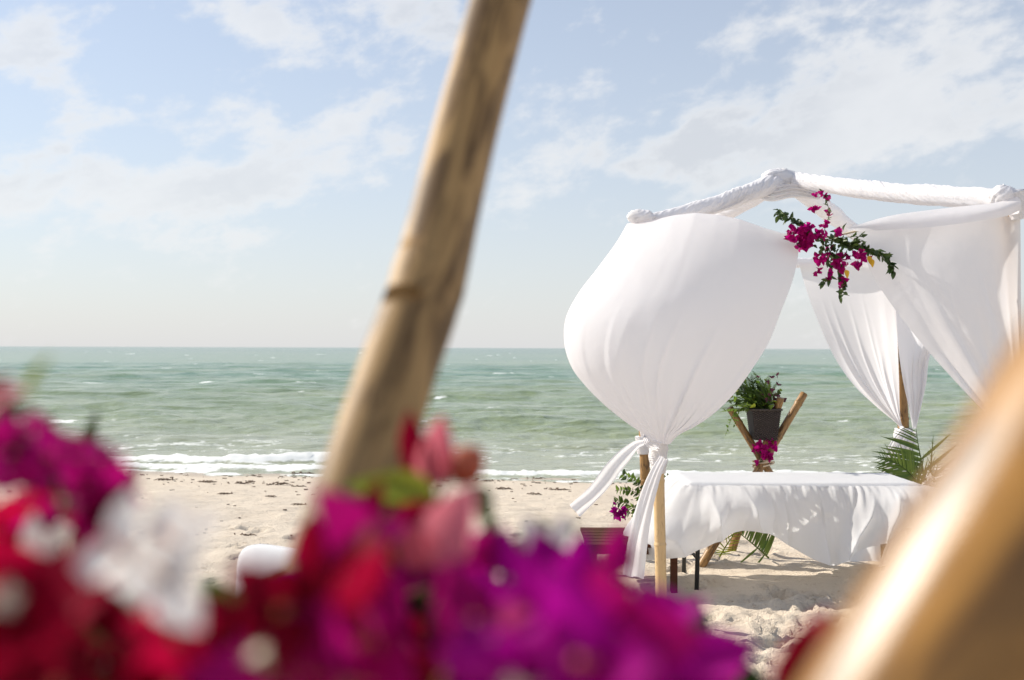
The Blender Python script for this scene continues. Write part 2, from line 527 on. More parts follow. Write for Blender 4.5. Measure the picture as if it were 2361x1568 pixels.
w1 = gg.noise(gg.scale(t, (.6, 1.1, 1)), 3.2, 4, .6, .3)
w2 = gg.noise(gg.scale(t, (.5, 1.0, 1)), .7, 3, .6, .2)
w3 = gg.noise(gg.scale(t, (.4, 1.0, 1)), .12, 3, .6, .2)
hh = gg.math('ADD', gg.math('MULTIPLY', w1, .085), gg.math('ADD', gg.math('MULTIPLY', w2, .32), gg.math('MULTIPLY', w3, 1.3)))
p = principled(gg, c, gg.math('MULTIPLY_ADD', fm, .6, .14), hh, 1.0, .42)
p.inputs['IOR'].default_value = 1.33
gg.put([x for x in gg.n if x.type == 'BUMP'][0].inputs['Strength'], gg.math('MULTIPLY_ADD', fm, -.8, 1.0))
gg.l.new(p.outputs[0], out.inputs[0])
o = obj('sea', me, mt)
tag(o, kind='structure')

# seaweed wrack
rw = random.Random(5)
def clump_mesh(seed):
    r = random.Random(seed); parts = []
    for k in range(9):
        a = r.uniform(0, math.pi * 2); L = r.uniform(.04, .10)
        x0, y0 = r.gauss(0, .035), r.gauss(0, .02)
        pth = cr([(x0, y0, .004), (x0 + L * math.cos(a) * .5, y0 + L * math.sin(a) * .4, r.uniform(.012, .04)), (x0 + L * math.cos(a), y0 + L * math.sin(a) * .8, .006)], 5)
        v, f, _ = tube(pth, np.array([.004, .007, .008, .006, .002]), 5)
        parts.append((v, f))
    return mesh('seaweed_clump', *join(parts))
cms = [clump_mesh(i) for i in range(5)]
spots = [(345, 1080, 1.2), (430, 1085, 1.0), (500, 1085, 1.3), (575, 1089, .8), (700, 1093, 1.7), (380, 1108, 1.4), (470, 1112, 1.5), (560, 1116, 1.3),
         (640, 1118, 1.5), (690, 1122, 1.0), (1125, 1110, 1.0), (1180, 1106, .9), (1240, 1104, 1.0), (1160, 1128, 1.2), (1290, 1130, 1.3), (690, 1165, .9),
         (600, 1258, .9), (570, 1235, .8), (1230, 1140, 1.0), (1390, 1108, .9), (520, 1140, 1.0), (620, 1145, .8)]
for i, (px, py, s) in enumerate(spots):
    Yd = 8.0
    for _ in range(40):
        q = at(px, py, Yd)
        zz = ground(q.x, q.y)
        Yd += (q.z - zz) * 6
    q = at(px, py, Yd)
    o = obj('seaweed_clump', cms[i % 5], M_SEAWEED, None, Matrix.Translation((q.x, q.y, ground(q.x, q.y))) @ Matrix.Rotation(rw.uniform(-.4, .4), 4, 'Z') @ Matrix.Diagonal((s * 1.15, s * .65, s * .6, 1)))
    tag(o, 'dark brown clump of dried seaweed washed up on the pale sand', 'seaweed', 'seaweed clumps on the beach')
parts = []
for k in range(420):
    x = rw.uniform(-6.8, 4.5)
    s = rw.choice([rw.gauss(14.6, .2), rw.gauss(13.6, .35), rw.uniform(8, 15)])
    y = s - .11 * x
    L = abs(rw.gauss(.02, .025)) + .008
    a = rw.gauss(0, .5)
    z = ground(x, y)
    v, f = box((0, 0, 0), L, L * rw.uniform(.15, .4), .006 + L * .12)
    c_, s_ = math.cos(a), math.sin(a)
    v = np.stack([v[:, 0] * c_ - v[:, 1] * s_ + x, v[:, 0] * s_ + v[:, 1] * c_ + y, v[:, 2] + z + .004], 1)
    parts.append((v, f))
v, f = join(parts)
o = solo('beach_litter', v, f, M_SEAWEED, (0, 12, ground(0, 12)), smooth=False)
tag(o, 'tiny scattered scraps of dark seaweed and twigs over the beach', 'seaweed', kind='stuff')

# ------------------------------------------------------------------ bamboo
def bamboo(p0, p1, r0, r1, nodes, parent, mt, mid=None, n=90, nseg=20, amp=.10, seed=0, name='pole', flats=()):
    """nodes: metres from p0"""
    pts = [p0, p1] if mid is None else [p0] + list(mid) + [p1]
    path = cr(pts, n)
    s = np.r_[0, np.cumsum(np.linalg.norm(np.diff(path, axis=0), axis=1))]
    # finer rows round the nodes
    extra = np.concatenate([np.array(nodes)[:, None] + np.linspace(-.03, .03, 9)[None]], 0).ravel() if len(nodes) else np.array([])
    ss = np.unique(np.clip(np.r_[s, extra], 0, s[-1]))
    path = np.stack([np.interp(ss, s, path[:, k]) for k in range(3)], 1)
    R = r0 + (r1 - r0) * ss / ss[-1]
    for nd in nodes:
        R = R * (1 + amp * np.exp(-((ss - nd) / .008) ** 2) - .5 * amp * np.exp(-((ss - nd - .018) / .007) ** 2) + .035 * np.exp(-((ss - nd) / .05) ** 2))
    T_, A_, B_ = frames(path)
    def shp(s_, ph):
        fl = np.ones(np.broadcast(s_, ph).shape)
        for (fd, fh) in flats:     # planed or flattened sides of the culm: direction they face, half angle
            fd = np.array(fd) / np.linalg.norm(fd)
            p0 = np.arctan2(B_ @ fd, A_ @ fd)[:, None]
            dd = np.abs((ph - p0 + math.pi) % (2 * math.pi) - math.pi)
            fl = np.minimum(fl, np.where(dd < fh, math.cos(fh) / np.cos(np.minimum(dd, fh)), 1))
        return fl + .022 * np.cos(2 * ph + .7 + seed + s_ * .6) + .016 * np.cos(3 * ph + seed * 2 + s_ * 2) + .02 * vnoise(s_ * 5 + 0 * ph, np.cos(ph) * .9 + seed, 5)
    v, f, uv = tube(path, R, nseg, True, shp)
    uv = uv + np.array([0, seed * 3.7])
    return obj(name, mesh(name, v, f, uv), mt, parent)

# ------------------------------------------------------------------ cloth pieces
def wrapped(p0, p1, r0, r1, seed, n=340, nseg=60, twist=1.3, amp=.16, mid=None):
    path = cr([p0, p1] if mid is None else [p0] + mid + [p1], n)
    tt = np.linspace(0, 1, n)
    R = r0 + (r1 - r0) * tt
    L = float(np.sum(np.linalg.norm(np.diff(path, axis=0), axis=1)))
    def shp(s_, ph):
        a = s_ * 13 + ph * twist + 1.2 * vnoise(s_ * 3 + 0 * ph, np.cos(ph) * .8, seed)
        rid = 1 - np.abs(((a / 1.1) % 1) * 2 - 1)
        rr = np.abs(vnoise(a * 1.7, np.cos(ph) * 1.2 + seed, seed + 3)) * 2
        f2 = np.abs(vnoise(a * 4.5, np.sin(ph) * 1.2 + seed, seed + 5)) * 2
        f4 = np.abs(vnoise(a * 10 + .6 * np.cos(ph), np.sin(ph) * 1.6 + seed, seed + 6)) * 2
        low = vnoise(s_ * 5 + 0 * ph, np.cos(ph - .5) * 1.0 + 3, seed + 8)
        return 1 + amp * .7 * (rr - .35) + amp * .6 * (f2 - .35) + amp * .45 * (f4 - .35) + .22 * low + .025 * (rid - .5)
    return tube(path, R, nseg, True, shp)
def blob(c, rx, ry, rz, seed, amp=.3, nu=44, nv=26):
    ph = np.linspace(0, 2 * math.pi, nu, endpoint=False)[None, :]
    th = np.linspace(.02, math.pi - .02, nv)[:, None]
    a = ph * 2.2 + th * 2.4
    k = 1 + amp * (np.abs(vnoise(a * 1.6, np.cos(ph) * 1.5 + th, seed)) * 2 - .35) + .45 * amp * vnoise(np.cos(ph) * 2 + 5, np.sin(ph) * 2 + th * 1.5, seed + 2) + .4 * amp * (np.abs(vnoise(np.cos(ph) * 5 + th * 3, np.sin(ph) * 5, seed + 4)) * 2 - .3)
    v = np.stack([c[0] + rx * k * np.sin(th) * np.cos(ph), c[1] + ry * k * np.sin(th) * np.sin(ph), c[2] + rz * k * np.cos(th) + 0 * ph], -1)
    f = gridfaces(nu, nv, True)
    return v.reshape(-1, 3), [tuple(int(i) for i in q) for q in f]
def ribbon(pts, widths, seed, n=60, nu=22, pleat=.016, np_=3.5, wdir=None):
    path = cr(pts, n)
    T = np.gradient(path, axis=0); T /= np.linalg.norm(T, axis=1)[:, None]
    view = path - np.array(CAM); view /= np.linalg.norm(view, axis=1)[:, None]
    A = np.cross(T, np.array([[0.12, 1, .1]])); A /= np.linalg.norm(A, axis=1)[:, None]
    B = np.cross(T, A)
    w = np.interp(np.linspace(0, 1, n), np.linspace(0, 1, len(widths)), widths)[:, None]
    u = np.linspace(-.5, .5, nu)[None, :]
    s = np.linspace(0, 1, n)[:, None]
    dep = pleat * (np.sin(u * 2 * math.pi * np_ + seed + 2 * vnoise(s * 4, u * 0 + seed, seed)) + .8 * vnoise(u * 7 + 0 * s, s * 3, seed + 1)) * np.minimum(1, w / .06)
    v = path[:, None] + A[:, None] * (u * w)[..., None] + B[:, None] * dep[..., None]
    f = gridfaces(nu, n)
    return v.reshape(-1, 3), f

# ------------------------------------------------------------------ pavilion frame
zt = 2.5
FLb = at(1527, 1400, 6.2); FLb.z = ground(FLb.x, FLb.y) - .1
FLt = at(1506, 512, 6.2)
FRb = at(2338, 1400, 5.5); FRb.z = ground(FRb.x, FRb.y) - .1
FRt = at(2322, 462, 5.5)
BRb = at(2100, 1240, 8.5); BRb.z = ground(BRb.x, BRb.y) - .1
BRt = at(2062, 606, 8.5)
BLb = at(1495, 1240, 8.5); BLb.z = ground(BLb.x, BLb.y) - .1
BLt = at(1470, 606, 8.5)
APX = at(1812, 412, 7.0)
MID = at(1893, 548, 5.82)
gz = thing('wedding_pavilion', 'white draped bamboo wedding pavilion with a low peaked frame over the table', 'pavilion', (1.9, 7.0, 0))
bamboo(FLb, FLt, .036, .030, [.18, .585, .98, 1.35, 1.8, 2.2], gz, M_BAM_POST, name='post', seed=1)
bamboo(FRb, FRt, .036, .030, [.3, .7, 1.1, 1.6, 2.1], gz, M_BAM_POST, name='post', seed=2)
bamboo(BRb, BRt, .050, .040, [.3, .75, 1.2, 1.6, 2.1], gz, M_BAM_DARK, name='post', seed=3)
bamboo(BLb, BLt, .045, .036, [.25, .7, 1.2, 1.6, 2.1], gz, M_BAM_DARK, name='post', seed=4)
for k, (p, r0, r1, tw, sag) in enumerate([(FLt, .058, .072, 1.6, .02), (FRt, .060, .064, -1.4, .02), (BRt, .07, .062, 1.4, .0), (BLt, .07, .06, -1.3, .0)]):
    a, b = (p, APX) if k == 0 else (APX, p)
    mid = [(Vector(a) + Vector(b)) / 2 - Vector((0, 0, sag))]
    v, f, uv = wrapped(a, b, r0 * .92, r1 * .92, 10 + k * 7, twist=tw, mid=mid, amp=(.17, .15, .12, .12)[k])
    obj('wrapped_beam', mesh('wrapped_beam', v, f), M_WRAP, gz)
v, f, uv = wrapped(BLt, BRt, .040, .040, 77, twist=.6, amp=.08)
obj('wrapped_rail', mesh('wrapped_rail', v, f), M_WRAP, gz)
v, f = blob(at(1800, 412, 6.95), .14, .08, .066, 3, .22); obj('apex_wrap', mesh('apex_wrap', v, f), M_WRAP, gz)
v, f = ribbon([at(1738, 430, 6.9), at(1772, 448, 6.85), at(1830, 440, 6.85), at(1890, 452, 6.9)], [.08, .10, .09, .05], 4, pleat=.02); obj('cloth_swag', mesh('cloth_swag', v, f), M_WRAP, gz)
v, f = ribbon([at(1600, 492, 6.45), at(1650, 480, 6.5), at(1720, 448, 6.7), at(1760, 430, 6.85)], [.02, .06, .06, .05], 6, pleat=.012); obj('cloth_swag', mesh('cloth_swag', v, f), M_WRAP, gz)
v, f = blob(at(1478, 500, 6.17), .085, .06, .042, 8, .26); obj('corner_wrap', mesh('corner_wrap', v, f), M_WRAP, gz)
v, f = blob(at(2312, 452, 5.46), .072, .065, .058, 12, .2); obj('corner_wrap', mesh('corner_wrap', v, f), M_WRAP, gz)
v, f = blob(BRt, .085, .08, .075, 14, .35); obj('corner_wrap', mesh('corner_wrap', v, f), M_WRAP, gz)
v, f = blob(BLt, .085, .08, .075, 15, .35); obj('corner_wrap', mesh('corner_wrap', v, f), M_WRAP, gz)
cordp = cr([FLt, at(1600, 500, 6.05), at(1760, 532, 5.93), MID, at(2060, 512, 5.68), at(2200, 490, 5.58), FRt], 60)
v, f, _ = tube(cordp, np.full(60, .006), 8); obj('cord', mesh('cord', v, f), M_ROPE, gz)

# ------------------------------------------------------------------ billowing front-left curtain
def along(p0, p1, py):      # point of the post seen at height py
    p0, p1 = Vector(p0), Vector(p1)
    lo, hi = 0., 1.
    for _ in range(40):
        md = (lo + hi) / 2
        q = p0.lerp(p1, md)
        zz = at(1180, py, q.y).z
        if q.z < zz: lo = md
        else: hi = md
    return p0.lerp(p1, (lo + hi) / 2)
nU, nV = 150, 130
Lp = cr([(1446, 516), (1420, 560), (1376, 620), (1334, 675), (1305, 732), (1301, 790), (1317, 845), (1350, 890), (1395, 935), (1445, 975), (1487, 1003), (1507, 1024)], nV)
Rp = cr([(1838, 548), (1841, 580), (1828, 645), (1800, 720), (1772, 790), (1735, 850), (1695, 905), (1650, 950), (1605, 982), (1565, 1003), (1545, 1024)], nV)
v_ = np.linspace(0, 1, nV)
th = np.radians(np.linspace(38, 214, nU))
topx = np.array([0, .15, .28, .40, .53, .66, .80, 1.0]); topo = np.array([0, -13, -29, -38, -38, -32, -17, 0])
pts = np.zeros((nV, nU, 3))
for j in range(nV):
    v = v_[j]
    xl, yl = Lp[j]; xr, yr = Rp[j]
    xm = (xl + xr) / 2
    c = np.cos(th)
    pl = sst(v, .45, 1.0)
    fold = np.abs(vnoise(th * 5.5 + .25 * np.sin(v * 4), v * .8 + 0 * th, 31)) * 2 - .33
    fold2 = np.abs(vnoise(th * 13, v * .9 + 0 * th, 35)) * 2 - .33
    side = .35 + .65 * sst(th, 1.3, 2.6)
    k = 1 + (.012 + .20 * pl ** 1.3) * fold * side + .09 * pl ** 1.6 * fold2
    inner = np.clip((1 - np.abs(c)) * 3, 0, 1)
    k = 1 + (k - 1) * (.25 + .75 * inner)
    px = np.where(c > 0, xm + (xr - xm) * c / math.cos(math.radians(38)), xm + (xm - xl) * c)
    ww = np.clip((px - xl) / (xr - xl), 0, 1)
    off = np.interp(ww, topx, topo) * (1 - sst(v, 0, .28))
    py = yl + (yr - yl) * ww + off
    ry = .045 + .47 * math.sin(math.pi * v ** .75) ** .75 if 0 < v < 1 else .045
    yc = (6.2 + (5.84 - 6.2) * ww) * (1 - v) + v * 6.17
    cz = np.clip(1 - np.abs(vnoise(th * 4.2 + .3 * math.sin(v * 5), v * .5 + 0 * th, 131)) * 7, 0, 1) ** 1.5
    cz2 = np.clip(1 - np.abs(vnoise(th * 9.5 - .2 * v, v * .7 + 0 * th, 133)) * 6, 0, 1)
    cr_ = (.030 * sst(v, .25, .75) * cz + .022 * sst(v, .55, .9) * cz2) * (1 - .75 * sst(v, .9, 1.0))
    Yd = yc - ry * np.sin(th) * k - cr_ * np.clip(np.sin(th), .1, 1)
    for i in range(nU):
        pts[j, i] = at(px[i], py[i], Yd[i])
base = (FLb.x, FLb.y, ground(FLb.x, FLb.y))
cu = thing('curtain', 'white curtain billowing like a balloon, knotted to the pale bamboo post', 'curtain', base, 'white curtains of the pavilion')
obj('panel', mesh('panel', pts, gridfaces(nU, nV)), M_CLOTH, cu)
def knot(post0, post1, y0, y1, r0, r1, seed, parent, tw=.8, d=(0, 0, 0)):
    a = along(post0, post1, y0) + Vector(d); b = along(post0, post1, y1) + Vector(d)
    v, f, _ = wrapped(a, b, r0, r1, seed, n=60, nseg=44, twist=tw, amp=.22)
    obj('knot', mesh('knot', v, f), M_WRAP, parent)
knot(FLb, FLt, 1010, 1068, .062, .052, 41, cu)
knot(FLb, FLt, 1062, 1090, .052, .040, 43, cu)
v, f = ribbon([at(1530, 1055, 6.1), at(1508, 1100, 6.06), at(1486, 1170, 6.04), at(1472, 1240, 6.05), at(1460, 1330, 6.1)], [.05, .085, .105, .12, .13], 3, pleat=.011, np_=1.7)
obj('tail', mesh('tail', v, f), M_WRAP, cu)
v, f = ribbon([at(1520, 1030, 6.1), at(1496, 1022, 6.05), at(1488, 1008, 6.1)], [.06, .05, .03], 5, n=24, pleat=.01)
obj('tail', mesh('tail', v, f), M_WRAP, cu)

# ------------------------------------------------------------------ the other curtains
def panel(name, Ledge, Redge, parent, nU=90, nV=110, bulge=.1, seed=0, folds=.03, kf=5, topfn=None, fold0=.0):
    Lq = cr([at(*q) for q in Ledge], nV); Rq = cr([at(*q) for q in Redge], nV)
    u = np.linspace(0, 1, nU)[None, :, None]; v = np.linspace(0, 1, nV)[:, None, None]
    P = Lq[:, None] * (1 - u) + Rq[:, None] * u
    nrm = np.array([[-.12, -1, 0.]])
    u2, v2 = u[..., 0], v[..., 0]
    wdt = np.linalg.norm(Rq - Lq, axis=1)[:, None]
    fo = np.abs(vnoise(u2 * kf + .3 * vnoise(v2 * 3, u2 * 2, seed), v2 * 1.1, seed + 1)) * 2 - .33
    fo2 = np.abs(vnoise(u2 * kf * 2.7, v2 * 1.1, seed + 2)) * 2 - .33
    amp = folds * (fold0 + (1 - fold0) * sst(v2, .1, .8)) * np.minimum(1, wdt / .25)
    off = bulge * np.sin(math.pi * u2) * np.sin(math.pi * np.clip(v2, 0, 1) ** .8) + amp * (fo + .5 * fo2)
    P = P + nrm * off[..., None]
    if topfn is not None:
        P[..., 2] += topfn(u2, v2)
    return obj(name, mesh(name, P, gridfaces(nU, nV)), M_CLOTH, parent)
cu = thing('curtain', 'white curtain with folded upper hem drawn aside toward the honey-coloured bamboo pole', 'curtain', (FRb.x, FRb.y, ground(FRb.x, FRb.y)), 'white curtains of the pavilion')
panel('panel', [(1950, 527, 5.78), (1985, 570, 5.78), (2012, 635, 5.76), (2070, 722, 5.72), (2145, 815, 5.66), (2215, 893, 5.6), (2280, 962, 5.55), (2325, 1030, 5.5)],
      [(2352, 462, 5.46), (2353, 540, 5.45), (2354, 640, 5.45), (2355, 740, 5.45), (2356, 840, 5.45), (2356, 920, 5.46), (2355, 985, 5.46), (2352, 1030, 5.48)], cu, bulge=.10, seed=5, folds=.04, kf=4,
      topfn=lambda u, v: -.012 * np.sin(math.pi * u) * (1 - sst(v, 0, .2)))
# folded upper hem
def hem_band():
    n, k = 80, 14
    a = cr([at(1952, 527, 5.75), at(2050, 498, 5.62), at(2180, 480, 5.50), at(2290, 468, 5.41), at(2345, 452, 5.40)], n)
    b = cr([at(1975, 534, 5.75), at(2060, 529, 5.60), at(2180, 520, 5.46), at(2290, 504, 5.37), at(2350, 492, 5.38)], n)
    u = np.linspace(0, 1, k)[None, :, None]
    P = a[:, None] * (1 - u) + b[:, None] * u
    s = np.linspace(0, 1, n)[:, None]
    dep = (.035 * np.sin(math.pi * u[..., 0]) + .008 * vnoise(s * 4 + u[..., 0] * 1.5, u[..., 0] * 3, 9)) * (.3 + .7 * s)
    P = P + np.array([[[0, -1, .15]]]) * dep[..., None]
    return P, gridfaces(k, n)
P, f = hem_band(); obj('folded_hem', mesh('folded_hem', P, f), M_CLOTH, cu)
v, f, _ = wrapped(at(2338, 440, 5.44), at(2345, 505, 5.47), .05, .035, 93, n=50, twist=.5, amp=.15); obj('edge_fold', mesh('edge_fold', v, f), M_WRAP, cu)
knot(FRb, FRt, 1030, 1095, .06, .045, 51, cu)
v, f = ribbon([at(2340, 1085, 5.42), at(2322, 1150, 5.38), at(2310, 1230, 5.38)], [.06, .11, .13], 8, pleat=.02); obj('tail', mesh('tail', v, f), M_WRAP, cu)

cu = thing('curtain', 'white curtain hanging from the seaward rail, gathered to the brown post behind palm fronds', 'curtain', (BRb.x, BRb.y, ground(BRb.x, BRb.y)), 'white curtains of the pavilion')
panel('panel', [(1842, 606, 8.46), (1858, 665, 8.46), (1888, 745, 8.46), (1925, 825, 8.46), (1968, 888, 8.46), (2020, 938, 8.46), (2062, 972, 8.45), (2076, 988, 8.45)],
      [(2062, 606, 8.42), (2063, 665, 8.42), (2067, 730, 8.4), (2071, 800, 8.4), (2073, 870, 8.4), (2074, 930, 8.4), (2077, 970, 8.4), (2084, 988, 8.4)], cu, bulge=.08, seed=15, folds=.05, kf=4)
knot(BRb, BRt, 984, 1020, .07, .095, 55, cu)
v, f = ribbon([at(2095, 990, 8.38), at(2080, 1030, 8.36), at(2062, 1090, 8.36), at(2062, 1140, 8.36)], [.13, .22, .22, .18], 11, pleat=.03); obj('tail', mesh('tail', v, f), M_WRAP, cu)

cu = thing('curtain', 'white side curtain hanging between the brown seaward post and the folded-hem curtain', 'curtain', (BRb.x + .05, BRb.y - .1, ground(BRb.x, BRb.y)), 'white curtains of the pavilion')
panel('panel', [(2062, 606, 8.35), (2063, 660, 8.35), (2066, 730, 8.36), (2071, 800, 8.36), (2081, 880, 8.36), (2094, 940, 8.37), (2104, 988, 8.38)],
      [(2290, 560, 6.6), (2245, 650, 6.9), (2190, 740, 7.5), (2143, 815, 8.1), (2133, 880, 8.2), (2122, 940, 8.3), (2112, 988, 8.35)], cu, bulge=.10, seed=19, folds=.05, kf=5)

cu = thing('curtain', 'white curtain on the seaward post behind the balloon-like curtain, its loose sash blowing sideways', 'curtain', (BLb.x, BLb.y, ground(BLb.x, BLb.y)), 'white curtains of the pavilion')
panel('panel', [(1470, 606, 8.46), (1455, 690, 8.46), (1445, 780, 8.46), (1450, 870, 8.46), (1465, 950, 8.46), (1478, 1010, 8.46)],
      [(1700, 608, 8.46), (1690, 690, 8.44), (1650, 780, 8.42), (1590, 870, 8.42), (1530, 950, 8.44), (1497, 1010, 8.45)], cu, bulge=.12, seed=25, folds=.05, kf=5)
knot(BLb, BLt, 1005, 1045, .075, .06, 57, cu)
v, f = ribbon([at(1485, 1020, 8.36), at(1462, 1030, 8.32), at(1420, 1072, 8.28), at(1375, 1130, 8.25), at(1325, 1178, 8.2)], [.05, .12, .14, .12, .13], 13, pleat=.009, np_=1.6)
obj('sash', mesh('sash', v, f), M_WRAP, cu)

# ------------------------------------------------------------------ leaves and flowers (shared shapes)
def blade_mesh(name, L=1., W=.6, nu=5, nv=7, cup=.15, curl=.2, tip=1.6, seed=0, fold=0.):
    """leaf or bract: base at the origin, runs along +Y, upper side +Z"""
    t = np.linspace(0, 1, nv)[:, None]; u = np.linspace(-1, 1, nu)[None, :]
    w = W / 2 * np.sin(math.pi * np.clip(t, 0, 1) ** (1 / tip)) ** .75 * (1 - .12 * t)
    w = np.maximum(w, .012)
    r = np.random.default_rng(seed)
    wav = .03 * np.sin(t * 9 + seed) * np.abs(u)
    z = cup * W * u ** 2 * np.sin(math.pi * t ** .8) - curl * L * t ** 2 * .5 + wav * L + fold * W * np.abs(u) * np.sin(math.pi * t)
    v = np.stack(np.broadcast_arrays(u * w, t * L + 0 * u, z), -1)
    return mesh(name, v, gridfaces(nu, nv))
BRACT = [blade_mesh('bract', 1, .78, 5, 7, .22, c, 1.35, s) for c, s in ((-.25, 1), (.15, 2), (.35, 3))]
LEAFM = [blade_mesh('leaf', 1, .58, 5, 7, .12, c, 1.5, s, .12) for c, s in ((.25, 4), (.55, 5), (.0, 6))]
def floret_mesh(star=True):
    parts = []
    pth = cr([(0, 0, 0), (0, .01, .25), (0, .02, .5)], 5)
    v, f, _ = tube(pth, np.array([.03, .045, .04, .045, .06]), 6)
    parts.append((v, f))
    ph = np.linspace(0, 2 * math.pi, 10, endpoint=False)
    rr = np.where(np.arange(10) % 2 == 0, .15, .08)
    vv = np.vstack([[0, .02, .5], np.stack([rr * np.cos(ph), rr * np.sin(ph) + .02, np.where(np.arange(10) % 2 == 0, .54, .50)], 1)])
    if star: parts.append((vv, [(0, 1 + i, 1 + (i + 1) % 10) for i in range(10)]))
    v, f, _ = tube(np.array([(0, 0, 0), (0, 0, -.2), (.03, 0, -.45)]), np.array([.025, .02, .015]), 5)
    parts.append((v, f))
    return mesh('flower', *join(parts))
FLORET, BUDLET = floret_mesh(), floret_mesh(False)
def smallflower_mesh(seed):
    r = random.Random(seed); vs, fs, off = [], [], 0
    for k in range(3):
        t = np.linspace(0, 1, 4)[:, None]; u = np.linspace(-1, 1, 3)[None, :]
        w = .40 * np.sin(math.pi * t ** .75) ** .7 + .02
        v = np.stack(np.broadcast_arrays(u * w, t + 0 * u, .25 * u ** 2 * w - .15 * t ** 2), -1).reshape(-1, 3)
        R = Matrix.Rotation(k * 2.094 + r.uniform(-.3, .3), 4, 'Z') @ Matrix.Rotation(r.uniform(.45, 1.0), 4, 'X')
        v = np.array([R @ Vector(p) for p in v])
        vs.append(v); fs += [tuple(int(i) for i in q) for q in gridfaces(3, 4, off=off)]; off += len(v)
    return mesh('flower', np.vstack(vs), fs)
SMALLF = {}
def small_flowers(mt):
    if mt.name not in SMALLF:
        SMALLF[mt.name] = [smallflower_mesh(i) for i in range(4)]
    return SMALLF[mt.name]
def with_mat(meshes, mt, cache={}):
    k = (tuple(x.name for x in meshes), mt.name)
    if k not in cache:
        cc = []
        for x in meshes:
            y = x.copy(); y.materials.clear(); y.materials.append(mt); cc.append(y)
        cache[k] = cc
    return cache[k]
def orient(loc, direction, scale, spin=0., upish=None):
    """matrix with local +Z along direction"""
    q = Vector(direction).normalized().to_track_quat('Z', 'Y')
    return Matrix.Translation(loc) @ q.to_matrix().to_4x4() @ Matrix.Rotation(spin, 4, 'Z') @ Matrix.Scale(scale, 4)
def orient_y(loc, direction, normal, sx, sy=None):
    """matrix with local +Y along direction, +Z near normal"""
    y = Vector(direction).normalized(); x = y.cross(Vector(normal))
    if x.length < 1e-4: x = y.orthogonal()
    x.normalize(); z = x.cross(y)
    sy = sy or sx
    M = Matrix.Identity(4)
    for i in range(3):
        M[i][0], M[i][1], M[i][2], M[i][3] = x[i] * sx, y[i] * sy, z[i] * sx, loc[i]
    return M
def add_leaf(parent, loc, direction, normal, size, mt, wid=None, name='leaf', r=random):
    me = with_mat(LEAFM, mt)[r.randrange(3)]
    return obj(name, me, None, parent, orient_y(loc, direction, normal, wid or size, size))
def add_small(parent, loc, direction, size, mt, r=random):
    me = with_mat(small_flowers(mt), mt)[r.randrange(4)]
    return obj('flower', me, None, parent, orient(loc, direction, size, r.uniform(0, 6)))
def rdir(r, bias=(0, 0, 0), k=1.):
    while True:
        d = Vector((r.gauss(0, 1), r.gauss(0, 1), r.gauss(0, 1)))
        if d.length > .1:
            return (d.normalized() * k + Vector(bias)).normalized()
def stem(parent, pts, r0, r1, mt=None, n=24):
    path = cr(pts, n)
    v, f, _ = tube(path, np.linspace(r0, r1, n), 6)
    obj('stem', mesh('stem', v, f), mt or M_STEM, parent)
    return path

# ------------------------------------------------------------------ bougainvillea spray on the pavilion
rs = random.Random(21)
sp = thing('bougainvillea_spray', 'magenta bougainvillea spray with dark leaves tied between the two front curtains', 'flowers', MID)
D = 5.72
def sprig(pts, nleaf, lsize, flowers=0, fsize=.03, lm=None, start=.0, mt=None, thick=.004, spread=.02):
    path = stem(sp, [at(x, y, d) for x, y, d in pts], thick, .0015)
    for k in range(nleaf):
        t = start + (1 - start) * (k + rs.random()) / nleaf
        i = min(len(path) - 2, int(t * (len(path) - 1)))
        p = Vector(path[i]); tan = (Vector(path[i + 1]) - p).normalized()
        d = (tan * .5 + rdir(rs, (0, -.2, -.25))).normalized()
        add_leaf(sp, p + rdir(rs) * .004, d, rdir(rs, (-.4, -.5, .8)), lsize * rs.uniform(.7, 1.15), lm or M_LEAF, r=rs)
    for k in range(flowers):
        t = start + (1 - start) * rs.random()
        i = min(len(path) - 1, int(t * (len(path) - 1)))
        p = Vector(path[i]) + rdir(rs) * spread * rs.random()
        add_small(sp, p, rdir(rs, (-.2, -.6, .1)), fsize * rs.uniform(.8, 1.2), mt or M_MAGENTA, rs)
sprig([(1893, 552, D), (1855, 525, D - .02), (1825, 505, D - .03), (1797, 484, D - .02)], 30, .05, start=.25)
sprig([(1797, 484, D - .02), (1790, 492, D - .04), (1800, 505, D - .05)], 8, .045)
sprig([(1893, 552, D), (1909, 505, D), (1910, 478, D - .02), (1893, 437, D - .02)], 12, .032, 9, .026, start=.3, thick=.0025)
sprig([(1893, 552, D), (1960, 562, D - .02), (2015, 578, D - .05), (2045, 600, D - .07), (2063, 632, D - .08)], 62, .055, 0, start=.15)
sprig([(1893, 555, D), (1928, 600, D - .03), (1943, 650, D - .04), (1938, 694, D - .04)], 34, .048, 6, .03, start=.1)
sprig([(1893, 555, D), (1912, 605, D - .05), (1915, 640, D - .06), (1895, 655, D - .06)], 20, .042, 5, .028, start=.2)
sprig([(1900, 552, D), (1950, 547, D - .03), (1990, 545, D - .04)], 9, .03, start=.4, thick=.0025)
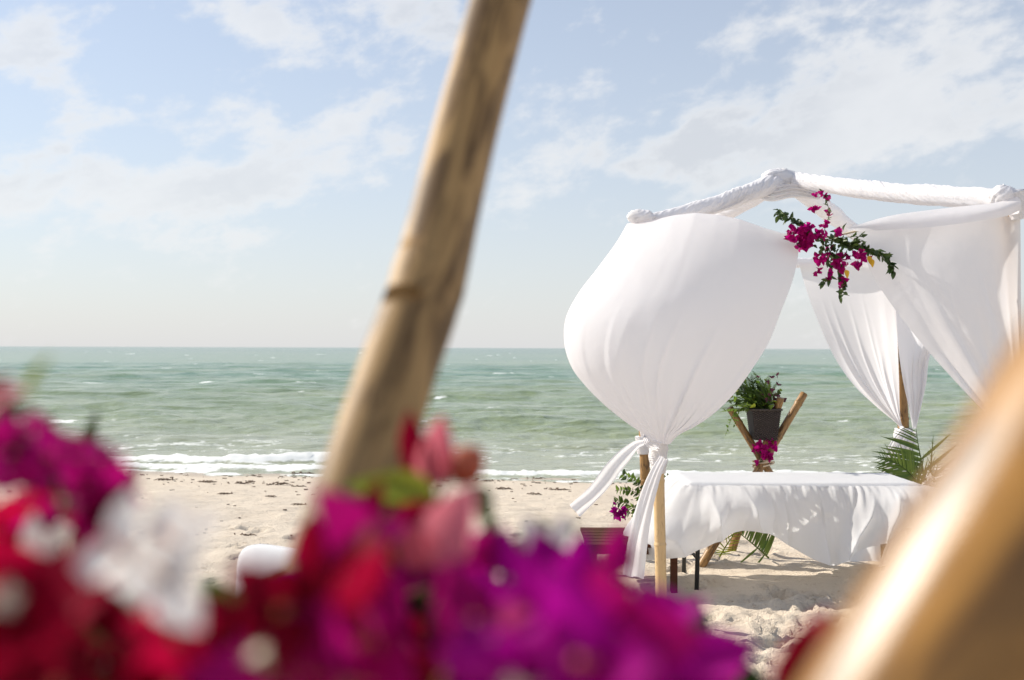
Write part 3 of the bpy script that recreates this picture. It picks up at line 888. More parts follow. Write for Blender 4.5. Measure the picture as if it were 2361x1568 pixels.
for (cx, cy, rx, ry, n, s, mt) in [(1832, 542, 22, 20, 16, .038, M_MAGENTA), (1862, 545, 26, 24, 24, .038, M_MAGENTA), (1855, 568, 18, 12, 9, .036, M_MAGENTA), (1900, 535, 18, 14, 9, .034, M_MAGENTA),
                               (1897, 600, 20, 14, 10, .032, M_MAGENTA), (1940, 610, 14, 24, 13, .034, M_MAGENTA), (1978, 600, 24, 20, 18, .036, M_MAGENTA), (1885, 628, 12, 8, 5, .028, M_MAGENTA),
                               (1940, 645, 8, 8, 4, .03, M_MAGENTA), (1880, 482, 7, 7, 3, .034, M_MAGENTA), (1908, 455, 6, 6, 2, .03, M_MAGENTA), (1876, 452, 6, 5, 2, .028, M_MAGENTA), (1935, 535, 8, 6, 3, .03, M_MAGENTA)]:
    for k in range(n):
        a = rs.uniform(0, 6.28); rr = math.sqrt(rs.random())
        p = at(cx + rx * rr * math.cos(a), cy + ry * rr * math.sin(a), D - .02 - rs.uniform(0, .09))
        add_small(sp, p, rdir(rs, (-.3, -.7, .2)), s * rs.uniform(.75, 1.15), mt, rs)
for k in range(46):
    p = at(rs.gauss(1915, 32), rs.gauss(565, 16), D - rs.uniform(0, .07))
    add_leaf(sp, p, rdir(rs, (.2, -.2, -.4)), rdir(rs, (-.3, -.5, .8)), rs.uniform(.035, .055), M_LEAF, r=rs)
for q in ((2002, 590), (2008, 597), (1950, 622)):
    add_leaf(sp, at(*q, D - .1), (.3, 0, -1), (0, -1, 0), .05, M_YELLOW, r=rs)

# ------------------------------------------------------------------ table and its linen
TX0, TX1, TY0, TY1, TZ = 1.24, 2.90, 7.02, 7.66, .735
tb = thing('folding_table', 'folding table with thin black legs standing under the ruffled white tablecloth', 'table', ((TX0 + TX1) / 2, (TY0 + TY1) / 2, ground(2.0, 7.3)))
v, f = box(((TX0 + TX1) / 2, (TY0 + TY1) / 2, TZ - .025), TX1 - TX0 - .02, TY1 - TY0 - .02, .04); obj('tabletop', mesh('tabletop', v, f, smooth=False), M_PLASTIC, tb)
for (lx, ly, tx) in ((TX0 + .07, TY0 + .03, .10), (TX0 + .07, TY1 - .08, .10), (TX1 - .07, TY0 + .05, -.10), (TX1 - .07, TY1 - .08, -.10)):
    a = Vector((lx, ly, ground(lx, ly) - .05)); b = Vector((lx + tx * .2, ly, TZ - .045))
    v, f, _ = tube(np.array([a, a.lerp(b, .5), b]), np.full(3, .016), 10); obj('leg', mesh('leg', v, f), M_STEEL, tb)
for lx in (TX0 + .08, TX1 - .08):
    a = Vector((lx, TY0 + .04, .20)); b = Vector((lx, TY1 - .08, .20))
    v, f, _ = tube(np.array([a, b]), np.full(2, .012), 8); obj('crossbar', mesh('crossbar', v, f), M_STEEL, tb)
    a = Vector((lx, (TY0 + TY1) / 2, .20)); b = Vector((lx + (.5 if lx < 2 else -.5), (TY0 + TY1) / 2, TZ - .05))
    v, f, _ = tube(np.array([a, b]), np.full(2, .010), 8); obj('brace', mesh('brace', v, f), M_STEEL, tb)
tl = thing('tablecloth', 'white tablecloth with a ruffled skirt lifted by the wind under the pavilion', 'tablecloth', ((TX0 + TX1) / 2, (TY0 + TY1) / 2, TZ))
# top sheet: rounded slab
nx, ny = 90, 40
xg = np.linspace(TX0 - .006, TX1 + .006, nx); yg = np.linspace(TY0 - .006, TY1 + .006, ny)
Xg, Yg = np.meshgrid(xg, yg)
edge = np.minimum(np.minimum(Xg - xg[0], xg[-1] - Xg), np.minimum(Yg - yg[0], yg[-1] - Yg))
Zg = TZ + .008 + .004 * fbm(Xg * 3, Yg * 5, 3, 7) - .024 * (1 - sst(edge, -.004, .030))
obj('top_sheet', mesh('top_sheet', np.stack([Xg, Yg, Zg], -1), gridfaces(nx, ny)), M_TABLE, tl)
per = [(TX0, TY1), (TX0, TY0), (TX1, TY0), (TX1, TY1), (TX0, TY1)]
wd, ln = TY1 - TY0, TX1 - TX0
tot_ = 2 * (wd + ln)
keys = [  # s, hem point
    (0, Vector((1.02, 7.60, .40))), (wd * .5, at(1440, 1268, 7.28)), (wd * .8, at(1462, 1288, 7.02)), (wd, at(1520, 1290, 6.88)), (wd + .10 * ln, at(1612, 1268, 6.84)), (wd + .2 * ln, at(1690, 1229, 6.84)),
    (wd + .30 * ln, at(1762, 1226, 6.84)), (wd + .40 * ln, at(1826, 1262, 6.84)), (wd + .50 * ln, at(1880, 1290, 6.84)), (wd + .60 * ln, at(1935, 1298, 6.82)), (wd + .66 * ln, at(1952, 1284, 6.78)),
    (wd + .80 * ln, at(2040, 1248, 6.76)), (wd + .92 * ln, at(2105, 1214, 6.80)), (wd + ln, at(2138, 1212, 6.9)), (wd * 1.2 + ln, at(2090, 1285, 6.98)), (wd * 1.45 + ln, at(2020, 1306, 6.99)), (wd * 1.75 + ln, at(2080, 1300, 7.3)), (2 * wd + ln, Vector((2.95, 7.70, .03))),
    (2 * wd + 1.35 * ln, Vector((2.45, 7.72, .03))), (2 * wd + 1.55 * ln, Vector((2.0, 7.74, .33))), (2 * wd + 1.8 * ln, Vector((1.5, 7.74, .42))), (tot_, Vector((1.02, 7.60, .40)))]
n = 620; mV = 60
s = np.linspace(0, tot_, n)
seglen = np.r_[0, np.cumsum([wd, ln, wd, ln])]
pt = np.array(per)
top = np.stack([np.interp(s, seglen, pt[:, 0]), np.interp(s, seglen, pt[:, 1])], 1)
nn = np.stack([np.interp(s, [0, .02, wd - .04, wd + .04, wd + ln - .04, wd + ln + .04, 2 * wd + ln - .04, 2 * wd + ln + .04, tot_ - .04, tot_], [-1, -1, -1, 0, 0, 1, 1, 0, 0, -1]),
               np.interp(s, [0, .02, wd - .04, wd + .04, wd + ln - .04, wd + ln + .04, 2 * wd + ln - .04, 2 * wd + ln + .04, tot_ - .04, tot_], [0, 0, 0, -1, -1, 0, 0, 1, 1, 0])], 1)
nn /= np.linalg.norm(nn, axis=1)[:, None] + 1e-6
ks = np.array([k[0] for k in keys]); kp = np.array([tuple(k[1]) for k in keys])
def pch(x, xp, fp):     # smooth (cosine-eased) interpolation through the keys
    i = np.clip(np.searchsorted(xp, x) - 1, 0, len(xp) - 2)
    mm = np.gradient(fp, xp)
    hL = xp[i + 1] - xp[i]; t = (x - xp[i]) / hL
    return (2 * t ** 3 - 3 * t ** 2 + 1) * fp[i] + (t ** 3 - 2 * t ** 2 + t) * hL * mm[i] + (-2 * t ** 3 + 3 * t ** 2) * fp[i + 1] + (t ** 3 - t ** 2) * hL * mm[i + 1]
hem = np.stack([pch(s, ks, kp[:, k]) for k in range(3)], 1)
v = np.linspace(0, 1, mV)[:, None]
T3 = np.c_[top, np.full(n, TZ - .008)]
P = T3[None] * (1 - v[..., None]) + hem[None] * v[..., None]
sw = s[None] + .05 * vnoise(v * 2.2, s[None] * 2, 3) + v * .0
pha = 3.4 * sw + 1.5 * vnoise(sw * 1.7, v * .6, 47) - .5 * v * (s[None] < wd + .55 * ln)
f1 = 1 - 1.3 * np.abs(np.sin(math.pi * pha)) ** .75 + .5 * vnoise(sw * 3, v * 1.3, 48)
f2 = np.abs(vnoise(sw * 13, v * 1.2, 43)) * 2 - .33
f3 = vnoise(sw * 38, v * 2.5, 45)
amp = .070 * v ** .7 * f1 + .028 * np.minimum(1, v * 4 + .15) * f2 + .045 * np.exp(-v * 5) * f3
leftb = np.exp(-((s - wd * .55) / .42) ** 2)[None]
rightb = np.exp(-((s - (wd + .93 * ln)) / .26) ** 2)[None]
midb = np.exp(-((s - (wd + .18 * ln)) / .30) ** 2)[None]
bul = .05 * leftb * np.sin(math.pi * v ** 1.8) + .15 * rightb * np.sin(math.pi * v ** .65) + .13 * midb * np.sin(math.pi * v ** .9) + .02 * np.sin(math.pi * v)
off = amp + bul + .012 * sst(v, 0, .06) + .001
P[..., 0] += nn[None, :, 0] * off
P[..., 1] += nn[None, :, 1] * off
P[..., 2] += .05 * (.15 * leftb + .8 * rightb + .6 * midb) * np.sin(math.pi * v ** .8)
P[..., 2] = np.maximum(P[..., 2], .012)
obj('skirt', mesh('skirt', P, gridfaces(n, mV)), M_TABLE, tl)

# ------------------------------------------------------------------ dark slatted bench behind the post
bn = thing('slatted_bench', 'low dark wooden slatted bench on the sand beside the pavilion', 'bench', (.86, 7.2, ground(.86, 7.2)))
for k in range(6):
    v, f = box((.85, 6.92 + k * .112, .325), .66, .095, .022); obj('slat', mesh('slat', v, f, smooth=False), M_DARKWOOD, bn)
for (lx, ly) in ((.57, 6.93), (1.13, 6.93), (.57, 7.47), (1.13, 7.47)):
    g0 = ground(lx, ly)
    v, f = box((lx, ly, (g0 - .03 + .312) / 2), .045, .045, .312 - g0 + .03); obj('leg', mesh('leg', v, f, smooth=False), M_DARKWOOD, bn)
for ly in (6.93, 7.47):
    v, f = box((.85, ly, .285), .515, .03, .05); obj('rail', mesh('rail', v, f, smooth=False), M_DARKWOOD, bn)

# ------------------------------------------------------------------ tripod with the planter
def foot(q0, q1, sink=.06):
    """extend the line q0->q1 (downwards) to the sand"""
    q0, q1 = Vector(q0), Vector(q1)
    d = (q1 - q0)
    t = 1.
    for _ in range(30):
        p = q0 + d * t
        t += (p.z - ground(p.x, p.y) + sink) / -d.z
    return q0 + d * t
tr = thing('bamboo_tripod', 'small bamboo tripod with crossed poles behind the table holding a wicker planter', 'tripod', (2.1, 8.1, ground(2.1, 8.1)))
X0 = at(1760, 1068, 8.1)
for k, (a, b, r) in enumerate([(at(1854, 908, 8.22), at(1762, 1062, 8.06), .034), (at(1682, 940, 8.12), at(1757, 1062, 8.14), .032), (at(1800, 918, 8.00), at(1752, 1068, 8.17), .033)]):
    e = foot(a, b)
    L = (e - Vector(a)).length
    bamboo(a, e, r * .93, r * 1.05, [.10 + .33 * i + .05 * k for i in range(int(L / .33))], tr, M_BAM_DARK, seed=10 + k, n=40)
rope = []
for k in range(3):
    ph = np.linspace(0, 2 * math.pi, 25)
    c = np.array(X0) + np.array([0, 0, -.012 + k * .011])
    path = np.stack([c[0] + .085 * np.cos(ph), c[1] + .085 * np.sin(ph), c[2] + .02 * np.cos(ph * 1 + k)], 1)
    v, f, _ = tube(path, np.full(25, .006), 6, False); rope.append((v, f))
v, f = join(rope); obj('lashing', mesh('lashing', v, f), M_ROPE, tr)
# wicker planter
pb = at(1760, 1013, 8.1); ptop = at(1760, 943, 8.1)
pl = thing('wicker_planter', 'dark brown woven square planter resting between the crossed bamboo poles', 'planter', pb)
wall = .118
def planter():
    hB, hT = .090, .116
    strands = []
    nW = 13; nR = 15
    z0, z1 = pb.z, ptop.z
    vs = []
    for side in range(4):
        ca, sa = math.cos(side * math.pi / 2), math.sin(side * math.pi / 2)
        for k in range(nW):
            u = (k + .5) / nW * 2 - 1
            b = np.array([u * hB, -hB, z0]); t_ = np.array([u * hT, -hT, z1])
            pth = np.linspace(b, t_, nR * 2)
            wob = .0035 * np.where((np.arange(nR * 2) // 1 + k) % 2 == 0, 1, -1)
            pth[:, 1] += wob
            w = hT / nW * .8
            q = []
            for s_ in (-1, 1):
                e = pth.copy(); e[:, 0] += s_ * w; q.append(e)
            v = np.stack(q, 1).reshape(-1, 3)
            v = np.stack([v[:, 0] * ca - v[:, 1] * sa + pb.x, v[:, 0] * sa + v[:, 1] * ca + pb.y, v[:, 2]], 1)
            strands.append((v, gridfaces(2, nR * 2)))
    return join([(v, [tuple(q) for q in f]) for v, f in strands])
v, f = planter(); obj('weave', mesh('weave', v, f, smooth=False), M_BASKET, pl)
q = np.array([(sx * h, sy * h, z) for z, h in ((pb.z, .086), (ptop.z, .110)) for sx, sy in ((-1, -1), (1, -1), (1, 1), (-1, 1))]) + np.array([pb.x, pb.y, 0])
obj('inner_box', mesh('inner_box', q, [(0, 1, 2, 3), (0, 1, 5, 4), (1, 2, 6, 5), (2, 3, 7, 6), (3, 0, 4, 7)], smooth=False), M_BASKET, pl)
c4 = [(-.118, -.118), (.118, -.118), (.118, .118), (-.118, .118), (-.118, -.118)]
for i in range(4):
    v, f, _ = tube(np.array([(pb.x + c4[i][0], pb.y + c4[i][1], ptop.z), (pb.x + c4[i + 1][0], pb.y + c4[i + 1][1], ptop.z)]), np.full(2, .009), 8)
    obj('rim', mesh('rim', v, f), M_BASKET, pl)
# fern
def frond_mesh(name, L, wid, npin, droop, seed, pw=.10, fold=.0):
    """one fern/palm-like frond in one mesh, base at origin, along +Y"""
    r = random.Random(seed)
    path = np.array([(0, L * t, L * (.0 + .35 * t - droop * t * t)) for t in np.linspace(0, 1, 14)])
    v, f, _ = tube(path, np.linspace(.003, .001, 14), 5)
    parts = [(v, f)]
    for k in range(npin):
        t = .12 + .88 * k / npin
        p = np.array([0, L * t, L * (.35 * t - droop * t * t)])
        w = wid * math.sin(math.pi * min(1, t * .9 + .12)) ** .7
        for s in (-1, 1):
            l = w * r.uniform(.8, 1.1); a = .5 + .2 * r.random()
            d = np.array([s * math.cos(a), math.sin(a), -.25 + .2 * r.random()]); d /= np.linalg.norm(d)
            nrm = np.cross(d, [0, 0, 1]); nrm /= np.linalg.norm(nrm)
            hw = l * pw
            vv = np.array([p, p + d * l * .45 + nrm * hw, p + d * l + np.array([0, 0, -.08 * l]), p + d * l * .45 - nrm * hw])
            parts.append((vv, [(0, 1, 2, 3)]))
    return mesh(name, *join(parts))
FERN = [frond_mesh('frond', .26, .055, 16, .35, i, .16) for i in range(4)]
rf = random.Random(31)
fe = thing('fern', 'leafy green fern with dusky flowers spilling over the wicker planter', 'plant', (ptop.x, ptop.y, ptop.z))
for k in range(60):
    a = rf.uniform(0, 6.28); e = rf.uniform(-.15, 1.35)
    d = Vector((math.cos(a) * math.cos(e) - .18, math.sin(a) * math.cos(e) * .8, math.sin(e)))
    p = ptop + Vector((rf.uniform(-.11, .07), rf.uniform(-.1, .1), rf.uniform(-.03, .05)))
    s = rf.uniform(.6, 1.15) * (1.25 if d.x < -.2 else .85)
    obj('frond', with_mat(FERN, M_FERN if rf.random() < .75 else M_LEAF)[rf.randrange(4)], None, fe, orient_y(p, d, (0, -.2, 1), s))
for k in range(75):
    p = ptop + Vector((rf.gauss(-.09, .10), rf.gauss(-.02, .08), abs(rf.gauss(.05, .09))))
    add_leaf(fe, p, rdir(rf, (-.2, -.4, -.2)), rdir(rf, (-.3, -.4, .7)), rf.uniform(.035, .07), M_FERN if rf.random() < .5 else (M_LEAF if rf.random() < .75 else M_LEAF_Y), r=rf)
for k in range(26):
    p = at(rf.gauss(1775, 16), rf.gauss(912, 16), 8.1 - rf.uniform(0, .15))
    add_small(fe, p, rdir(rf, (0, -.5, .3)), rf.uniform(.022, .038), M_DUSK, rf)
for pts in ([(1725, 935), (1695, 950), (1683, 975), (1672, 1005)], [(1730, 930), (1705, 945), (1700, 965), (1690, 985)]):
    path = stem(fe, [at(x, y, 8.0) for x, y in pts], .003, .001)
    for k in range(16):
        i = int((k + .5) / 16 * 22); p = Vector(path[i])
        add_leaf(fe, p, rdir(rf, (0, 0, -.6)), rdir(rf, (0, -1, .4)), .03 * rf.uniform(.6, 1.3), M_FERN, r=rf)
# bunch at the crossing
fb_ = thing('bougainvillea_bunch', 'small magenta bougainvillea bunch tied to the crossed poles under the wicker planter', 'flowers', at(1760, 1060, 8.0))
for k in range(30):
    p = at(1761 + rf.gauss(0, 11), 1036 + rf.gauss(0, 12), 8.0 - rf.uniform(-.04, .06))
    add_small(fb_, p, rdir(rf, (-.3, -.8, .2)), rf.uniform(.03, .045), M_MAGENTA, rf)
for k in range(6):
    p = at(1770 + rf.gauss(0, 5), 1052 + rf.gauss(0, 4), 7.97); add_small(fb_, p, rdir(rf, (0, -1, 0)), .038, M_MAGENTA, rf)
for k in range(8):
    p = at(1760 + rf.gauss(0, 9), 1045 + rf.gauss(0, 10), 8.02); add_leaf(fb_, p, rdir(rf), rdir(rf, (0, -1, .5)), .04, M_LEAF, r=rf)
stem(fb_, [at(1760, 1064, 8.03), at(1761, 1050, 8.02), at(1762, 1030, 8.02)], .004, .002)

# ------------------------------------------------------------------ palm fronds
def leaflet_mesh(seed):
    t = np.linspace(0, 1, 6)[:, None]; u = np.array([[-1, 0, 1.]])
    w = .040 * np.sin(math.pi * np.clip(t * .96 + .04, 0, 1) ** .6) ** .8 + .001
    r = random.Random(seed)
    v = np.stack(np.broadcast_arrays(u * w, t + 0 * u, .014 * np.abs(u) * np.sin(math.pi * t) - (.10 + .12 * r.random()) * t ** 2), -1)
    return mesh('leaflet', v, gridfaces(3, 6))
LEAFLET = [leaflet_mesh(i) for i in range(4)]
def palm(label, pts, nl, lmax, mt, side=(0, -1, 0), seed=0, lean=.55, group=None, only=None, thick=.008):
    r = random.Random(seed)
    P = [Vector(p) for p in pts]
    o = thing('palm_frond', label, 'palm frond', P[0], group)
    path = cr(P, 40)
    v, f, _ = tube(path, np.linspace(thick, .002, 40), 7); obj('rachis', mesh('rachis', v, f), mt, o)
    for k in range(nl):
        t = .10 + .89 * k / nl
        i = min(38, int(t * 39)); p = Vector(path[i]); tan = (Vector(path[i + 1]) - p).normalized()
        sd = tan.cross(Vector(side)).normalized()
        for s in (-1, 1):
            if only and s != only and r.random() < .75: continue
            d = (tan * (lean + .3 * t) + sd * s + Vector((0, 0, -.10)) + rdir(r) * .08).normalized()
            L = lmax * (math.sin(math.pi * min(1, .25 + t * .72)) ** .8) * r.uniform(.85, 1.1)
            obj('leaflet', with_mat(LEAFLET, mt)[r.randrange(4)], None, o, orient_y(p, d, Vector(side) * 1.0 + Vector((0, 0, .3)), L * .9, L))
    return o
GP = 'palm fronds around the pavilion'
palm('green palm frond standing beside the seaward post, fanning toward the white sash', [at(2142, 1150, 8.05), at(2128, 1080, 8.05), at(2118, 1030, 8.05), at(2112, 988, 8.08)], 24, .40, M_PALM, seed=1, lean=.45, only=-1)
palm('cut palm stalks standing upright beside the fanning green frond', [at(2140, 1175, 8.0), at(2145, 1100, 8.0), at(2148, 1050, 8.0), at(2152, 1003, 8.0)], 9, .10, M_PALM, seed=2, lean=2.0, thick=.014)
palm('green palm frond low behind the right table corner, beside white blossoms', [at(2130, 1170, 8.1), at(2150, 1120, 8.05), at(2160, 1080, 8.0), at(2166, 1055, 8.0)], 20, .13, M_PALM, seed=3, lean=.5)
palm('green palm frond drooping to the left over the seaward sash', [at(2135, 1150, 7.98), at(2110, 1105, 7.98), at(2070, 1070, 7.95), at(2025, 1052, 7.95)], 22, .24, M_PALM, seed=4, lean=.9)
def gnd(px, py, lift=.02):
    Yd = 8.0
    for _ in range(40):
        q = at(px, py, Yd); Yd += (q.z - ground(q.x, q.y)) * 4
    q = at(px, py, Yd); q.z = ground(q.x, q.y) + lift
    return q
palm('green palm frond propped on the sand at the foot of the small tripod', [gnd(1772, 1292), at(1745, 1262, 7.9), at(1712, 1235, 7.95), at(1685, 1215, 8.0)], 20, .26, M_PALM, seed=5, lean=.2, side=(.1, -1, .2), only=1)
palm('yellowing palm frond leaning on the left leg of the small tripod', [gnd(1660, 1288), at(1672, 1262, 7.9), at(1690, 1235, 7.92), at(1705, 1210, 7.95)], 10, .13, M_LEAF_Y, seed=6, lean=.9)
# white blossoms at the right post
wb = thing('white_blossom_sprig', 'sprig of small white blossoms low beside the palm stalks', 'flowers', at(2140, 1190, 7.95))
pth = stem(wb, [at(2140, 1190, 7.95), at(2140, 1140, 7.93), at(2138, 1105, 7.9)], .004, .002)
for k in range(12):
    p = at(2143 + rf.gauss(0, 7), 1113 + rf.gauss(0, 8), 7.9); add_small(wb, p, rdir(rf, (-.3, -.7, .2)), .035, M_WHITEB, rf)
# leafy sprays by the back-left post
lb = thing('leafy_spray', 'green leafy spray with purple blossoms at the foot of the seaward post behind the sash', 'plant', (BLb.x, BLb.y - .1, ground(BLb.x, BLb.y - .1)))
for (pts, n_) in (([(1510, 1230), (1490, 1165), (1470, 1115), (1432, 1092)], 20), ([(1510, 1230), (1495, 1175), (1465, 1135), (1420, 1130)], 22), ([(1510, 1230), (1520, 1160), (1535, 1115), (1545, 1095)], 18), ([(1510, 1230), (1470, 1180), (1440, 1160), (1415, 1158)], 18), ([(1510, 1230), (1525, 1180), (1540, 1140), (1548, 1125)], 14), ([(1510, 1230), (1470, 1190), (1430, 1180), (1408, 1190)], 12)):
    path = stem(lb, [at(x, y, 8.25 - .03 * i) for i, (x, y) in enumerate(pts)], .004, .0015)
    for k in range(n_):
        t = .25 + .75 * k / n_; i = min(22, int(t * 23)); p = Vector(path[i]); tan = (Vector(path[i + 1]) - p).normalized()
        for s in (-1, 1):
            d = (tan * .6 + tan.cross(Vector((0, -1, 0))).normalized() * s + rdir(rf) * .3).normalized()
            add_leaf(lb, p, d, rdir(rf, (-.2, -.6, .8)), rf.uniform(.035, .06), M_FERN if rf.random() < .6 else M_LEAF, r=rf)
for k in range(22):
    p = at(1428 + rf.gauss(0, 14), 1175 + rf.gauss(0, 10), 8.1); add_small(lb, p, rdir(rf, (-.2, -.7, .2)), .035, M_PURPLE, rf)

# ------------------------------------------------------------------ white covered chair, mostly behind the flowers
ch = thing('covered_chair', 'chair under a white cover standing on the sand behind the foreground flowers', 'chair', (-.94, 3.45, ground(-.94, 3.45)))
cg = ground(-.94, 3.45)
CR = Matrix.Translation((-.94, 3.45, cg)) @ Matrix.Rotation(math.radians(-32), 4, 'Z')
def rounded(cx, cy, cz, sx, sy, sz, pw=5, seed=0, nu=48, nv=28, amp=.01):
    ph = np.linspace(0, 2 * math.pi, nu, endpoint=False)[None]; th = np.linspace(.01, math.pi - .01, nv)[:, None]
    def sp_(a): return np.sign(a) * np.abs(a) ** (2 / pw)
    x = sp_(np.sin(th)) * sp_(np.cos(ph)); y = sp_(np.sin(th)) * sp_(np.sin(ph)); z = sp_(np.cos(th)) + 0 * ph
    w = 1 + amp * 4 * vnoise(np.cos(ph) * 4 + z * 1, np.sin(ph) * 4 + z * 2, seed)
    return np.stack([cx + sx * x * w, cy + sy * y * w, cz + sz * z], -1).reshape(-1, 3), [tuple(int(i) for i in q) for q in gridfaces(nu, nv, True)]
v, f = rounded(0, .19, .66, .21, .035, .30, 5, 3); obj('backrest', mesh('backrest', v, f), M_TABLE, ch, CR)
v, f = rounded(0, 0, .44, .22, .22, .035, 6, 5); obj('seat', mesh('seat', v, f), M_TABLE, ch, CR)
ph = np.linspace(0, 2 * math.pi, 120, endpoint=False)[None]; tv = np.linspace(0, 1, 12)[:, None]
rr = 1 / (np.abs(np.cos(ph)) ** 6 + np.abs(np.sin(ph)) ** 6) ** (1 / 6)
k = (.215 + .03 * tv + .012 * tv * np.sin(ph * 22)) * rr
v = np.stack([k * np.cos(ph), k * np.sin(ph), .44 - .40 * tv + 0 * ph], -1); obj('cover_skirt', mesh('cover_skirt', v, gridfaces(120, 12, True)), M_TABLE, ch, CR)
for lx in (-.18, .18):
    for ly in (-.18, .18):
        v, f, _ = tube(np.array([(lx, ly, -.03), (lx, ly, .42)]), np.full(2, .014), 8); obj('leg', mesh('leg', v, f), M_STEEL, ch, CR)

# ------------------------------------------------------------------ foreground: tripod, planter, flowers
ft = thing('bamboo_tripod', 'large out-of-focus bamboo tripod with weathered and honey-coloured poles around the flowers', 'tripod', (-.2, .5, ground(-.2, .5)))
A = [at(1232, -290, 1.09), at(1152, 0, 1.02), at(1063, 330, .94), at(984, 650, .855), at(912, 860, .80), at(862, 1010, .765)]
e = foot(A[3], A[5], .05)
Llow = (e - A[5]).length
path_pts = A + [A[5].lerp(e, .33), A[5].lerp(e, .66), e]
Ls = np.r_[0, np.cumsum([(path_pts[i + 1] - path_pts[i]).length for i in range(len(path_pts) - 1)])]
bamboo(path_pts[0], path_pts[-1], .0315, .0355, [Ls[3] + .005, Ls[3] - .40, Ls[3] + .38, Ls[3] + .78, Ls[3] + 1.2], ft, M_BAM_NEAR, mid=path_pts[1:-1], n=160, nseg=64, seed=17.0, amp=.018, flats=(((-1, -.1, .25), .5),))
for (kx, ky, kd, kr) in ((1080, 112, .985, .0065), (1030, 470, .878, .005)):
    v, f = blob(at(kx, ky, kd), kr, kr * .8, kr * 1.2, 5, .2, 18, 10)
    obj('knot', mesh('knot', v, f), M_KNOT, ft)
a = at(2827, 469, .36); b = at(2073, 1682, .345)
e2 = foot(a, b, .05)
crossp = b.lerp(e2, .25)
bamboo(a, e2, .036, .034, [.015, .52, .92, 1.35, 1.8, 2.2], ft, M_BAM_GOLD, mid=[b, crossp], n=160, nseg=64, seed=5.0, amp=.05, flats=(((-.75, -.347, .56), .20),))  # flat side added and aimed so the sun's reflection makes a bright streak
c0 = Vector((-.63, .58, 1.78)); e3 = foot(c0, Vector((-.16, .56, 1.18)), .05)
bamboo(c0, e3, .030, .034, [.3, .7, 1.1, 1.6], ft, M_BAM_GOLD, n=90, nseg=28, seed=8.0)
rope = []
for k in range(4):
    ph = np.linspace(0, 2 * math.pi, 25)
    path = np.stack([-.195 + .085 * np.cos(ph), .53 + .085 * np.sin(ph), 1.185 + .012 * k + .025 * np.sin(ph * 1 + k)], 1)
    v, f, _ = tube(path, np.full(25, .006), 6, False); rope.append((v, f))
v, f = join(rope); obj('lashing', mesh('lashing', v, f), M_ROPE, ft)

rg = random.Random(77)
BR_CACHE = {}
def bigflower(parent, loc, direction, size, mt, spin=None, open_=None, nb=3):
    M = orient(loc, direction, size, rg.uniform(0, 6.28) if spin is None else spin)
    o = obj('flower', with_mat([FLORET], M_FLORET)[0] if rg.random() < .32 else with_mat([BUDLET], M_BUD)[0], None, parent, M)
    op = rg.uniform(.35, .95) if open_ is None else open_
    for k in range(nb):
        R = Matrix.Rotation(k * 2 * math.pi / nb + rg.uniform(-.2, .2), 4, 'Z') @ Matrix.Rotation(op + rg.uniform(-.15, .15), 4, 'X') @ Matrix.Scale(rg.uniform(.9, 1.12), 4)
        obj('bract', with_mat(BRACT, mt)[rg.randrange(3)], None, o, R)
    return o
pbase = Vector((-.12, .62, 1.22))
fp = thing('wicker_planter', 'dark wicker planter hanging in the large bamboo tripod under the foreground flowers', 'planter', pbase)
pv = []
for z, hx, hy in ((1.22, .19, .075), (1.40, .24, .10)):
    pv += [(-.10 + sx * hx, .64 + sy * hy, z) for sx, sy in ((-1, -1), (1, -1), (1, 1), (-1, 1))]
obj('box', mesh('box', np.array(pv), [(0, 1, 2, 3), (0, 1, 5, 4), (1, 2, 6, 5), (2, 3, 7, 6), (3, 0, 4, 7)], smooth=False), M_BASKET, fp)
for z, hx, hy, nm in [(1.22 + .03 * i, .191 + .05 * i * .03 / .18, .076 + .025 * i * .03 / .18, 'woven_band') for i in range(7)]:
    c4 = [(-hx, -hy), (hx, -hy), (hx, hy), (-hx, hy), (-hx, -hy)]
    prt = []
    for i in range(4):
        v, f, _ = tube(np.array([(-.10 + c4[i][0], .64 + c4[i][1], z), (-.10 + c4[i + 1][0], .64 + c4[i + 1][1], z)]), np.full(2, .008), 6); prt.append((v, f))
    v, f = join(prt); obj(nm, mesh(nm, v, f), M_BASKET, fp)

GB = 'bougainvillea in the foreground planter'
soil = Vector((-.10, .62, 1.40))
bc = thing('bougainvillea', 'blurred crimson bougainvillea with pale centres in the foreground, left of the weathered pole', 'flowers', soil + Vector((-.12, 0, 0)), GB)
bm_ = thing('bougainvillea', 'blurred pink and magenta bougainvillea with leaves and a bud in front of the weathered pole', 'flowers', soil, GB)
bp = thing('bougainvillea', 'blurred deep purple bougainvillea in front of the white pavilion table', 'flowers', soil + Vector((.12, 0, 0)), GB)
bw = thing('bougainvillea', 'blurred white bougainvillea blossom above the crimson flowers', 'flowers', soil + Vector((-.08, -.02, 0)), GB)
bu = thing('bougainvillea', 'blurred magenta bougainvillea sprig rising before the breaking surf, with pink tip', 'flowers', soil + Vector((-.2, .02, 0)), GB)
outl = np.array([(-200, 1120), (0, 1060), (60, 1040), (130, 1030), (210, 1060), (255, 1110), (300, 1180), (330, 1400), (430, 1450), (545, 1440), (640, 1410), (695, 1300), (740, 1215), (800, 1205), (900, 1215), (1000, 1230),
                 (1100, 1235), (1180, 1245), (1250, 1240), (1340, 1285), (1425, 1290), (1465, 1370), (1540, 1410), (1600, 1470), (1700, 1505), (1745, 1540), (1750, 1700)])
def topy(x): return float(np.interp(x, outl[:, 0], outl[:, 1]))
def pick(px, py):
    if px < 330 and py < 1230: return bu, (M_MAGENTA if rg.random() < .8 else M_CRIMSON)
    if px < 640: return bc, M_CRIMSON
    if px < 1080:
        return bm_, (M_MAGENTA if rg.random() < .62 else M_CRIMSON)
    return bp, (M_PURPLE if rg.random() < .86 else M_MAGENTA)
